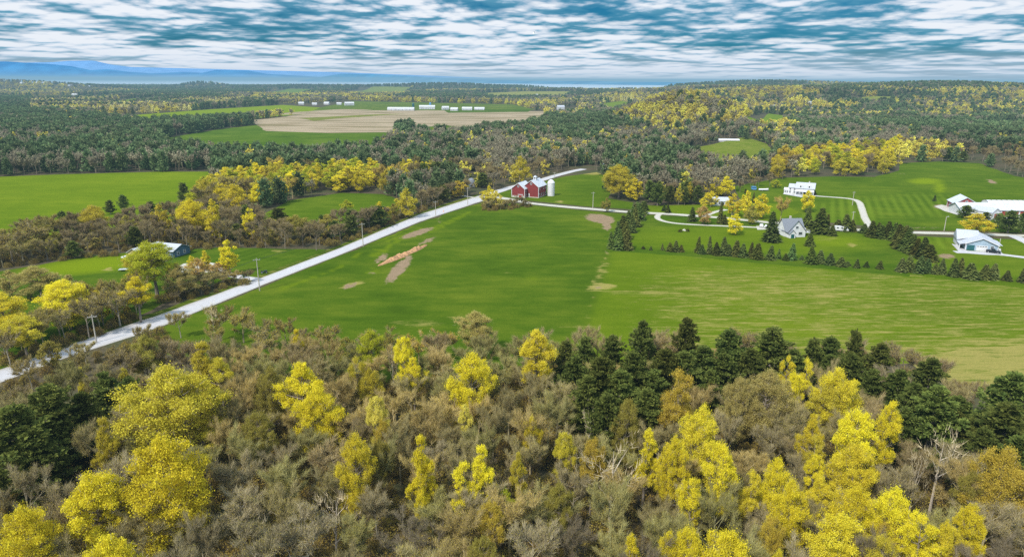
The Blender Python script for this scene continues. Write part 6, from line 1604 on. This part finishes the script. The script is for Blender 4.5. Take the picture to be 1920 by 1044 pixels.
for x, y, w, h, lab in [(1810, 409, 28, 19, 'broad dark pine before the gabled red barn'), (1848, 413, 18, 12, 'small dark pine before the pale metal shed'), (1889, 437, 38, 33, 'large dark pine right of the round golden tree'), (1914, 434, 28, 27, 'dark pine at the right edge before the red barn'), (1870, 428, 22, 22, 'low dark pine left of the large one'),
    (820, 344, 56, 38, 'big dark pine clump tree left of the domed building'), (850, 360, 34, 34, 'dark pine in front of the domed building'), (795, 348, 34, 40, 'dark pine at the end of the yellow strip wood'), (842, 335, 40, 30, 'dark pine behind the big one left of the domed building'), (905, 352, 34, 26, 'low dark pine right of the domed building'),
    (233, 394, 22, 24, 'right of two dark pines on the west field edge'), (208, 402, 22, 22, 'left of two dark pines on the west field edge'), (120, 428, 22, 26, 'dark pine in the hedgerow at left'), (347, 382, 26, 34, 'dark pine at the corner of the west field'), (285, 406, 24, 24, 'dark pine in the middle of the left hedgerow'), (318, 402, 22, 22, 'dark pine right of the middle one in the hedgerow'),
    (660, 442, 40, 36, 'dark pine in the hedgerow left of the second pole'), (628, 448, 34, 32, 'dark pine left in the scrub above the road'), (690, 428, 34, 30, 'dark pine in the scrub behind the second pole'), (600, 446, 28, 28, 'dark bushy pine below the clearing')]:
    mid('pine', x, y, w, h, (1.0, 1.05, 1.1), lab, 'dark pines among the fields')
for i, (x, y) in enumerate([(5, 564), (32, 565), (58, 564), (86, 565)]): mid('shrub', x, y, 11, 11, (.25, .26, .3), f'{nth(i)} round dark bush from the left on the garden lawn', 'round bushes on the garden lawn')
mid('shrub', 1275, 435, 9, 6, (.2, .18, .15), 'dark round bush left of the pale boulder', 'bushes on the lawn'); mid('shrub', 1289.5, 434.5, 8, 6, (.2, .18, .15), 'dark round bush right of the pale boulder', 'bushes on the lawn')

# ---- hedgerows and small woods between the fields: zones with a mix of kinds
ZONES = []
def zone(poly, mixw, spacing, hrange, where, seed, maxn, asp=.8, tones=None):
    rng = np.random.default_rng(seed); plan = [P(*q)[:2] for q in poly]; ZONES.append(plan)
    pts = scatter(plan, spacing, 14000, SPOTS, rng, maxn); rows = []
    for x, y in pts:
        kind = rng.choice(list(mixw), p=np.array(list(mixw.values())) / sum(mixw.values())); h = rng.uniform(*hrange); px, py = to_px(x, y, h)
        if not (-60 < px < 1980): continue
        rows.append((float(px), x, y, kind, h))
    rows.sort(); cnt = {}
    for px, x, y, kind, h in rows:
        if PLACED[kind] >= 296 and kind != 'pine': REST.append((x, y, h if kind == 'bare' else -h)); SPOTS.append((x, y, 3)); continue
        tl = {'yellow': (tones or {}).get('yellow', ['golden', 'olive-yellow', 'bright yellow', 'dull gold']), 'bare': (tones or {}).get('bare', ['grey-brown', 'dark brown', 'mossy brown', 'olive-brown', 'grey-brown']), 'pine': ['dark green']}[kind]
        tone = tl[int(rng.uniform() * len(tl))]; k = (tone, kind); i = cnt.get(k, 0); cnt[k] = i + 1
        lab = f"{nth(i)} {tone} {dict(yellow='budding tree', bare='bare tree', pine='pine')[kind]} from the left in {where}"
        w = h * rng.uniform(asp * .8, asp * 1.25); nm = dict(yellow='budding_tree', bare='bare_tree', pine='pine_tree')[kind]
        ks = KEYS[dict(yellow='leafy_mid', bare='bare_mid', pine='pine_mid')[kind]]
        c = TONE[tone] if kind == 'yellow' else BTONE[tone] if kind == 'bare' else (1, 1, 1); c = tuple(np.array(c) * rng.uniform(.85, 1.15))
        D = math.hypot(x, y)
        grow(nm, ks[int(rng.integers(len(ks)))], (x, y, 0), h, w, rng.uniform(0, 6.28), lab, 'tree', 'trees in ' + where, c, c if kind == 'bare' else (.8, .75, .7), h / D * FPX > 26)
        SPOTS.append((x, y, 3)); PLACED[kind] += 1
    return len(rows)
zone([(280, 562), (330, 568), (420, 538), (480, 526), (440, 528), (380, 532), (300, 560)], {'bare': 1}, 4.0, (3, 5), 'the thicket above the pale road', 35, 24, 1.1, {'bare': ['dark brown', 'russet-brown', 'grey-brown']})
zone([(20, 690), (120, 650), (255, 602), (280, 592), (270, 570), (200, 590), (60, 650), (-20, 680)], {'bare': .9, 'yellow': .1}, 4.6, (7.5, 11), 'the roadside row at lower left', 36, 32, .7, {'bare': ['grey-brown', 'pale grey', 'olive-brown']})
zone([(20, 735), (120, 694), (262, 644), (350, 622), (360, 630), (280, 670), (140, 716), (40, 750)], {'bare': 1}, 9, (5, 8), 'the row under the road', 37, 12, .7, {'bare': ['grey-brown', 'pale grey', 'dark brown']})
zone([(905, 395), (905, 382), (935, 384), (1000, 388), (960, 393)], {'bare': 1}, 3.5, (3, 5.5), 'the scrub in the road fork', 38, 10, 1.2, {'bare': ['grey-brown', 'dark brown']})
zone([(400, 650), (400, 634), (470, 640), (560, 655), (700, 668), (900, 672), (900, 690), (700, 690), (560, 690), (420, 664)], {'bare': .85, 'yellow': .15}, 7.0, (6, 9), 'the thin growth by the field edge', 39, 34, .9, {'yellow': ['olive', 'pale olive'], 'bare': ['olive-brown', 'straw-brown', 'grey-brown', 'mossy brown']})
zone([(352, 404), (368, 372), (402, 352), (500, 338), (600, 334), (700, 330), (792, 330), (800, 352), (715, 364), (640, 360), (560, 370), (500, 388), (470, 396), (400, 402)], {'yellow': .88, 'bare': .12}, 7.4, (12, 16), 'the yellow strip wood', 31, 95, .78, {'yellow': ['golden', 'olive-yellow', 'lime-yellow', 'bright yellow', 'olive-yellow'], 'bare': ['straw-brown', 'grey-brown']})
zone([(-40, 462), (100, 444), (210, 432), (330, 414), (370, 400), (470, 408), (530, 434), (600, 438), (735, 412), (770, 392), (860, 366), (880, 368), (780, 398), (640, 456), (600, 470), (400, 464), (250, 470), (150, 484), (-40, 506)], {'bare': .82, 'yellow': .10, 'pine': .08}, 6.6, (7, 12), 'the brown hedgerow wood', 32, 150, .95, {'yellow': ['olive', 'dull gold', 'pale olive']})
zone([(1440, 340), (1480, 331), (1560, 330), (1640, 331), (1686, 319), (1690, 304), (1760, 301), (1800, 303), (1805, 288), (1700, 280), (1600, 286), (1500, 300), (1440, 322)], {'yellow': .84, 'bare': .16}, 8.4, (13, 18), 'the yellow grove on the right hill', 33, 95, .82, {'yellow': ['golden', 'bright yellow', 'olive-yellow', 'olive-yellow', 'lime-yellow']})
zone([(1770, 302), (1838, 306), (1900, 330), (1960, 345), (1960, 300), (1880, 290), (1790, 288)], {'bare': .8, 'pine': .15, 'yellow': .05}, 9.0, (9, 13), 'the brown wood above the red farm', 34, 45, 1.0, {'yellow': ['dull gold', 'olive']})
zone([(930, 352), (960, 346), (1040, 326), (1060, 318), (1000, 322), (900, 340)], {'bare': .85, 'yellow': .15}, 8, (8, 12), 'the brown trees behind the barns', 40, 22, .9, {'yellow': ['dull gold', 'olive']})
zone([(850, 345), (900, 352), (930, 350), (935, 335), (880, 322), (820, 325)], {'bare': .7, 'yellow': .3}, 8, (9, 13), 'the tawny trees left of the barns', 41, 20, .9, {'yellow': ['dull gold', 'russet'], 'bare': ['russet-brown', 'straw-brown']})
zone([(1210, 386), (1310, 386), (1300, 372), (1210, 372)], {'bare': .5, 'pine': .5}, 8, (9, 14), 'the dark trees above the lane lawn', 42, 14, .8)
zone([(1390, 366), (1440, 352), (1470, 336), (1440, 334), (1380, 352)], {'bare': 1}, 6, (4, 7), 'the grey scrub left of the white farmhouse', 43, 14, 1.1, {'bare': ['grey-brown', 'dark brown', 'pale grey']})
mid('yellow', 893, 664, 66, 82, 'pale olive', 'thin pale green tree against the field, right of the pale trunks', G1, 'round')
print('PLACED', PLACED, 'rest', len(REST))
HAZE = 9e-5

# ------------------------------------------------------------------ the wider forest: one mass of thousands of trees, as ONE object
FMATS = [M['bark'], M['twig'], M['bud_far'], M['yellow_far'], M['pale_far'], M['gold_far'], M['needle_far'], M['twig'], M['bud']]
def far_set():
    """small-detail trees for the mass: (kind, MB with material slots of FMATS)"""
    out = []
    def join(tr, cr, cm):
        m = MB(); m.v = tr.v + cr.v; m.n = tr.n + cr.n; m.f = tr.f + [tuple(i + tr.n for i in f) for f in cr.f]; m.m = [0] * len(tr.f) + [cm[x] for x in cr.m]; return m
    for i in range(3): out.append(('bare', join(*bare(300 + i, 11, 9, 240, .13, 1.9, 420, .75, 6, 3), [1, 2])))
    for k, mi in (('yellow', 3), ('pale', 4), ('gold', 5)):
        for i, s in enumerate(('dome', 'round')): out.append((k, join(*leafy(310 + i + mi * 7, 13, 10, s, .06, 20, 6, 13, .72, 60, .12), [mi, 1])))
    for i in range(3): out.append(('pine', join(*pine(330 + i, 14, 9, 9, 5, 3, 4, 1.9, .06), [6])))
    for i in range(2): out.append(('fill', join(*bare(340 + i, 12, 8, 3600, .036, 1.3, 2400, .17, 9, 5), [7, 8])))
    for i in range(2): out.append(('brush', join(*shrub(350 + i, 3, 4.2, 900, .19, 700), [7, 8])))
    return out
FS = far_set()
KI = {}
for i, (k, m) in enumerate(FS): KI.setdefault(k, []).append(i)

def mass_points():
    rng = np.random.default_rng(99); X = []; Y = []; S = []; K = []
    def put(x, y, s, k): X.append(x); Y.append(y); S.append(s); K.append(k)
    LK = [tuple(p) for p in LAKE_PLAN]
    bands = [(395, 800, 8.5, 1.0), (800, 1400, 10.5, 1.12), (1400, 2400, 15, 1.2), (2400, 4200, 24, 1.45), (4200, 8200, 44, 2.0), (8200, 10500, 80, 2.8)]
    sp = np.array(SPOTS)
    for d0, d1, step, sc in bands:
        half = d1 * .86 + 40
        gx, gy = np.meshgrid(np.arange(-half, half, step), np.arange(d0, d1, step * (1.0 if d0 < 1400 else 1.25)))
        x = gx.ravel() + rng.uniform(-.48, .48, gx.size) * step; y = gy.ravel() + rng.uniform(-.48, .48, gy.size) * step
        ok = np.abs(x) < y * .82 + 60
        x, y = x[ok], y[ok]; z = H(x, y); px, py = to_px(x, y, z); gpx, gpy = to_px(x, y, np.zeros(len(x)))
        keep = ~in_poly(x, y, LK)
        for zp in ZONES: keep &= ~in_poly(x, y, zp)
        for f in FIELDS: keep &= ~in_poly(px, py, f)
        # open ground round the farms and houses
        for poly in OPEN: keep &= ~in_poly(px, py, poly)
        x, y, z, px, py, gpx, gpy = [a[keep] for a in (x, y, z, px, py, gpx, gpy)]
        if d0 < 700 and len(sp):
            near = np.array([((sp[:, 0] - a) ** 2 + (sp[:, 1] - b) ** 2 < (sp[:, 2] + 1.5) ** 2).any() for a, b in zip(x, y)]); x, y, z, px, py, gpx, gpy = [a[~near] for a in (x, y, z, px, py, gpx, gpy)]
        n1 = fbm(x / 170, y / 260, 3, 4); n2 = fbm(x / 90 + 9, y / 140, 8, 4); n3 = fbm(x / 700 + 4, y / 1600, 21, 3); u = rng.uniform(size=len(x)); v = rng.uniform(size=len(x))
        for i in range(len(x)):
            k = forest_kind(float(px[i]), float(gpy[i]), n1[i], n2[i], n3[i], u[i], y[i], x[i])
            if k is None: continue
            s = sc * (.75 + .5 * v[i]) * (1.08 if k == 'pine' else 1)
            put(x[i], y[i], s, KI[k][int(v[i] * 997) % len(KI[k])])
    # the farther bare trees of the near wood, and brush under all of it
    for x, y, hh in REST: put(x, y, abs(hh) / 12.5 if hh else rng.uniform(.75, 1.05), KI['yellow' if hh and hh < 0 else 'fill'][int(rng.integers(2))])
    br = scatter(wood_plan, 3.3, 40000, [], rng)
    for x, y in br:
        px, py = to_px(x, y, 2.)
        if -60 < px < 1980 and py < 1120: put(x, y, rng.uniform(.7, 1.5), KI['brush'][int(rng.integers(2))])
    for poly, n in (((( -40, 466), (210, 436), (350, 416), (600, 440), (860, 370), (640, 460), (400, 466), (150, 486), (-40, 508)), 6000), (((280, 562), (330, 570), (480, 528), (440, 526)), 1500), (((905, 396), (905, 382), (1000, 387), (960, 394)), 500), (((20, 690), (270, 598), (250, 590), (0, 676)), 2500), (((20, 724), (300, 626), (320, 640), (40, 750)), 2500)):
        for x, y in scatter([P(*q)[:2] for q in poly], 3.2, n, [], rng): put(x, y, rng.uniform(.5, 1.1), KI['brush'][int(rng.integers(2))])
    return map(np.array, (X, Y, S, K))

OPEN = [[(540, 197), (660, 190), (960, 197), (1000, 206), (560, 215)], [(925, 372), (962, 346), (1045, 326), (1100, 314), (1125, 322), (1060, 335), (1060, 380), (940, 388)],
        [(1190, 380), (1330, 380), (1375, 366), (1470, 340), (1560, 326), (1990, 326), (1990, 470), (1700, 520), (1180, 470)], [(-100, 470), (640, 455), (900, 360), (930, 380), (640, 490), (200, 650), (-100, 720)],
        [(1120, 312), (1160, 308), (1160, 322), (1120, 324)], [(900, 364), (1040, 376), (1200, 386), (1200, 412), (900, 398)], [(920, 366), (930, 354), (1000, 336), (1060, 316), (1100, 310), (1104, 322), (1046, 338), (966, 360)], [(1040, 204), (1085, 200), (1085, 216), (1040, 222)], [(1340, 262), (1396, 258), (1396, 270), (1340, 272)], [(870, 352), (900, 345), (905, 372), (868, 368)]]

def forest_kind(px, py, n1, n2, n3, u, dist, x=0.0):
    """which kind of tree grows at a place, by the photograph's woods"""
    w = {'pine': .38, 'bare': .46, 'gold': .08, 'yellow': .04, 'pale': .04}
    def pick(d):
        t = sum(d.values()); a = 0
        for k, q in d.items():
            a += q / t
            if u < a: return k
        return k
    if ((x - HARR[0][0]) / 118) ** 2 + ((dist - HARR[0][1] + 20) / 190) ** 2 < 1 + (n2 - .5):      # the yellow hill
        if dist < HARR[0][1] - 130 and n2 < .55: return pick({'bare': .6, 'pine': .25, 'gold': .15})
        return pick({'yellow': .50, 'gold': .30, 'bare': .2}) if n2 > .42 else pick({'gold': .5, 'bare': .45, 'pine': .05})
    c1 = min(1, max(0, (n1 - .35) / .13)); c2 = min(1, max(0, (n2 - .44) / .12))      # clumps of pines, clumps of budding trees
    def mixk(a, b, t): return {k: a.get(k, 0) * (1 - t) + b.get(k, 0) * t for k in set(a) | set(b)}
    PINEW = {'pine': .88, 'bare': .11, 'yellow': .01}; BAREW = {'bare': .74, 'pine': .18, 'gold': .05, 'yellow': .03}; YEL = {'yellow': .45, 'gold': .35, 'bare': .2}; PALE = {'pale': .45, 'yellow': .3, 'bare': .25}
    if dist < 620 and px < 860:                                                          # dark band beyond the west field
        if py > 312 and px < 420: return pick({'bare': .72, 'pine': .28})
        return pick(mixk(BAREW, PINEW, max(c1, .25)))
    if dist < 1300 and px < 860:
        if px < 260 and py < 222: return pick(mixk({'pine': .5, 'bare': .5}, {'bare': .5, 'yellow': .3, 'pale': .2}, c2))
        return pick(mixk(BAREW, PINEW, max(c1, .15)))
    if dist < 1300 and px < 1200: return pick(mixk(mixk(BAREW, {'bare': .6, 'yellow': .3, 'gold': .1}, c2 * .5), PINEW, c1))
    if dist < 1300: return pick(mixk(BAREW, PINEW, c1))
    if 60 < px < 520 and 178 < py < 214 and dist < 2400: return pick(mixk({'bare': .55, 'pine': .45}, PALE, c2))
    if 1060 < px < 1200 and dist < 2400: return pick(mixk({'bare': .55, 'pine': .45}, PALE, c2))
    if 1300 < px < 1560 and 1500 < dist < 2700: return pick(mixk({'pine': .55, 'bare': .45}, YEL, c2))
    if px > 1500 and 1300 < dist < 3200: return pick(mixk({'pine': .72, 'bare': .28}, YEL, c2 * .75 if n3 > .5 else c2 * .25))
    if n3 > .56 and dist < 4500: return pick(mixk(BAREW, YEL, c2))
    return pick(mixk(BAREW, {'pine': .9, 'bare': .1}, max(c1, .2)))

def build_forest():
    x, y, s, k = mass_points()
    z = H(x, y); n = len(x)
    print('FOREST', n)
    V = list(zip(x, y, z)); F = []; MI = []; PID = []
    for i, (_, m) in enumerate(FS):
        o = len(V); V += m.v; F += [tuple(a + o for a in f) for f in m.f]; MI += m.m; PID += [i] * len(m.f)
    me = bpy.data.meshes.new('forest'); me.from_pydata([tuple(map(float, v)) for v in V], [], F)
    for m in FMATS: me.materials.append(m)
    me.polygons.foreach_set('material_index', MI)
    a = me.attributes.new('kind_index', 'INT', 'FACE'); a.data.foreach_set('value', PID)
    nv = len(V); pad = nv - n
    a = me.attributes.new('grow_index', 'INT', 'POINT'); a.data.foreach_set('value', np.concatenate([k, np.full(pad, -1)]).astype(np.int32))
    s = np.concatenate([s, np.zeros(pad)]); sv = np.stack([s, s, np.where(s > 1.2, 1.2 + (s - 1.2) * .15, s)], 1)
    a = me.attributes.new('size', 'FLOAT_VECTOR', 'POINT'); a.data.foreach_set('vector', sv.astype(np.float32).ravel())
    rng = np.random.default_rng(4); a = me.attributes.new('spin', 'FLOAT', 'POINT'); a.data.foreach_set('value', rng.uniform(0, 6.283, nv).astype(np.float32))
    me.update()
    ob = bpy.data.objects.new('forest', me); COL.objects.link(ob); ob['kind'] = 'stuff'; ob.color = (.86, .80, .68, 1); ob['label'] = 'mixed woodland of pines, bare and budding trees stretching to the lake'; ob['category'] = 'forest'
    ng = bpy.data.node_groups.new('forest_growth', 'GeometryNodeTree')
    ng.interface.new_socket('Geometry', in_out='INPUT', socket_type='NodeSocketGeometry'); ng.interface.new_socket('Geometry', in_out='OUTPUT', socket_type='NodeSocketGeometry')
    L = ng.links.new; gi = ng.nodes.new('NodeGroupInput'); go = ng.nodes.new('NodeGroupOutput'); jn = ng.nodes.new('GeometryNodeJoinGeometry'); L(jn.outputs[0], go.inputs[0])
    def named(nm, t):
        q = ng.nodes.new('GeometryNodeInputNamedAttribute'); q.data_type = t; q.inputs['Name'].default_value = nm; return q.outputs['Attribute']
    gidx = named('grow_index', 'INT'); kidx = named('kind_index', 'INT'); size = named('size', 'FLOAT_VECTOR'); spin = named('spin', 'FLOAT')
    cx = ng.nodes.new('ShaderNodeCombineXYZ'); L(spin, cx.inputs[2]); er = ng.nodes.new('FunctionNodeEulerToRotation'); L(cx.outputs[0], er.inputs[0])
    def eq(src, i):
        c = ng.nodes.new('FunctionNodeCompare'); c.data_type = 'INT'; c.operation = 'EQUAL'; L(src, c.inputs[2]); c.inputs[3].default_value = i; return c.outputs[0]
    for i in range(len(FS)):
        sg = ng.nodes.new('GeometryNodeSeparateGeometry'); sg.domain = 'FACE'; L(gi.outputs[0], sg.inputs['Geometry']); L(eq(kidx, i), sg.inputs['Selection'])
        ip = ng.nodes.new('GeometryNodeInstanceOnPoints'); L(gi.outputs[0], ip.inputs['Points']); L(eq(gidx, i), ip.inputs['Selection']); L(sg.outputs['Selection'], ip.inputs['Instance']); L(er.outputs[0], ip.inputs['Rotation']); L(size, ip.inputs['Scale'])
        L(ip.outputs[0], jn.inputs[0])
    md = ob.modifiers.new('growth', 'NODES'); md.node_group = ng
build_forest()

# ------------------------------------------------------------------ sky, sun, haze
SUN_DIR = Vector((-.42, -.52, .74)).normalized()
SUN_EL = math.asin(SUN_DIR.z); SUN_AZ = math.atan2(SUN_DIR.x, SUN_DIR.y)
sd = bpy.data.lights.new('sun', 'SUN'); sd.energy = 5.0; sd.angle = math.radians(5); sd.color = (1.0, .95, .86)
so = bpy.data.objects.new('sun', sd); COL.objects.link(so); so.rotation_euler = (-SUN_DIR).to_track_quat('-Z', 'Y').to_euler()

wd = bpy.data.worlds.new('World'); SC.world = wd; wd.cycles.sampling_method = 'NONE'; wd.use_nodes = True; nt = wd.node_tree; nt.nodes.clear()
out = nt.nodes.new('ShaderNodeOutputWorld'); bg = nt.nodes.new('ShaderNodeBackground'); nt.links.new(bg.outputs[0], out.inputs[0])
sky = nt.nodes.new('ShaderNodeTexSky'); sky.sky_type = 'NISHITA'; sky.sun_disc = False; sky.sun_elevation = SUN_EL; sky.sun_rotation = SUN_AZ
tc = nt.nodes.new('ShaderNodeTexCoord'); sp = nt.nodes.new('ShaderNodeSeparateXYZ'); nt.links.new(tc.outputs['Generated'], sp.inputs[0])
zc = mathn(nt, 'MAXIMUM', sp.outputs[2], .0)
den = mathn(nt, 'ADD', zc, .030)
u_ = mathn(nt, 'MULTIPLY', mathn(nt, 'ARCTAN2', sp.outputs[0], sp.outputs[1]), 8.5); v_ = mathn(nt, 'MULTIPLY', mathn(nt, 'LOGARITHM', den, math.e), 4.8)
def cloud_at(dv):
    cv = nt.nodes.new('ShaderNodeCombineXYZ'); nt.links.new(u_, cv.inputs[0]); nt.links.new(mathn(nt, 'ADD', v_, dv) if dv else v_, cv.inputs[1])
    big = noise(nt, cv.outputs[0], .26, 3, .55, .2); fine = noise(nt, cv.outputs[0], .95, 8, .62, .25)
    d = mathn(nt, 'ADD', mathn(nt, 'MULTIPLY', fine, .66), mathn(nt, 'MULTIPLY', big, .50))
    puff = nt.nodes.new('ShaderNodeTexVoronoi'); puff.feature = 'F1'; puff.inputs['Scale'].default_value = 1.6; puff.inputs['Detail'].default_value = 2; puff.inputs['Roughness'].default_value = .65
    nt.links.new(cv.outputs[0], puff.inputs['Vector'])
    return mathn(nt, 'SUBTRACT', d, mathn(nt, 'MULTIPLY_ADD', puff.outputs['Distance'], .22, -.120))
dens = cloud_at(0); above = cloud_at(.20)
lit = mathn(nt, 'SUBTRACT', dens, above)                    # cloud with open sky over it is bright, cloud under cloud is grey
dens = mathn(nt, 'ADD', dens, mathn(nt, 'MULTIPLY', mathn(nt, 'SUBTRACT', 1, mathn(nt, 'DIVIDE', zc, .05), clamp=True), .05))
clear = mixc(nt, 1.0, sky.outputs[0], (.03, .33, .58), 'MULTIPLY')
cl = ramp(nt, dens, [(.27, (0, 0, 0)), (.39, (.55, .55, .55)), (.52, (1, 1, 1))])
shade = mathn(nt, 'ADD', mathn(nt, 'MULTIPLY', lit, 2.2), mathn(nt, 'SUBTRACT', mathn(nt, 'MULTIPLY', dens, 2.3), mathn(nt, 'MULTIPLY_ADD', mathn(nt, 'DIVIDE', zc, .11, clamp=True), .08, .52)))
ccol = ramp(nt, shade, [(.20, (.14, .38, .53)), (.36, (.36, .56, .72)), (.54, (.66, .76, .88)), (.80, (.88, .92, .98))])
hz = mathn(nt, 'SUBTRACT', 1, mathn(nt, 'DIVIDE', zc, .04), clamp=True)
K = 10.0                                       # the background's strength is .1, so colours are written ten times up
sc_ = mixc(nt, 1.0, ccol, (K, K, K), 'MULTIPLY')
c1 = mixc(nt, cl, clear, sc_)
c2 = mixc(nt, mathn(nt, 'MULTIPLY', mathn(nt, 'POWER', hz, .9), .62), c1, (.70 * K, .77 * K, .91 * K))
# an overcast deck is brighter overhead than near the horizon
gain = mathn(nt, 'ADD', 1.0, mathn(nt, 'MULTIPLY', mathn(nt, 'MAXIMUM', mathn(nt, 'SUBTRACT', zc, .12), 0.0), 1.5))
gc = nt.nodes.new('ShaderNodeCombineColor'); [nt.links.new(gain, gc.inputs[q]) for q in range(3)]
c3 = mixc(nt, 1.0, c2, gc.outputs[0], 'MULTIPLY')
nt.links.new(c3, bg.inputs[0]); bg.inputs[1].default_value = .1

hm = bpy.data.materials.new('haze'); hm.use_nodes = True; nt = hm.node_tree; nt.nodes.clear(); out = nt.nodes.new('ShaderNodeOutputMaterial')
vp = nt.nodes.new('ShaderNodeVolumeAbsorption'); vp.inputs['Color'].default_value = (0, 0, 0, 1); vp.inputs['Density'].default_value = HAZE
ve = nt.nodes.new('ShaderNodeEmission'); ve.inputs['Color'].default_value = (.25, .45, .60, 1); ve.inputs['Strength'].default_value = HAZE
ad = nt.nodes.new('ShaderNodeAddShader'); nt.links.new(vp.outputs[0], ad.inputs[0]); nt.links.new(ve.outputs[0], ad.inputs[1]); nt.links.new(ad.outputs[0], out.inputs['Volume'])
hb = MB(); hb.box(-70000, 70000, -3000, 80000, -40, 115)
if HAZE > 0: hb.build('haze', hm, kind='structure')

SC.render.engine = 'CYCLES'
SC.cycles.max_bounces = 4; SC.cycles.diffuse_bounces = 2; SC.cycles.glossy_bounces = 2; SC.cycles.transmission_bounces = 2; SC.cycles.transparent_max_bounces = 4; SC.cycles.volume_bounces = 0
SC.cycles.use_denoising = False
SC.render.film_transparent = False
SC.view_settings.view_transform = 'Standard'; SC.view_settings.look = 'None'; SC.view_settings.exposure = 0; SC.view_settings.gamma = 1
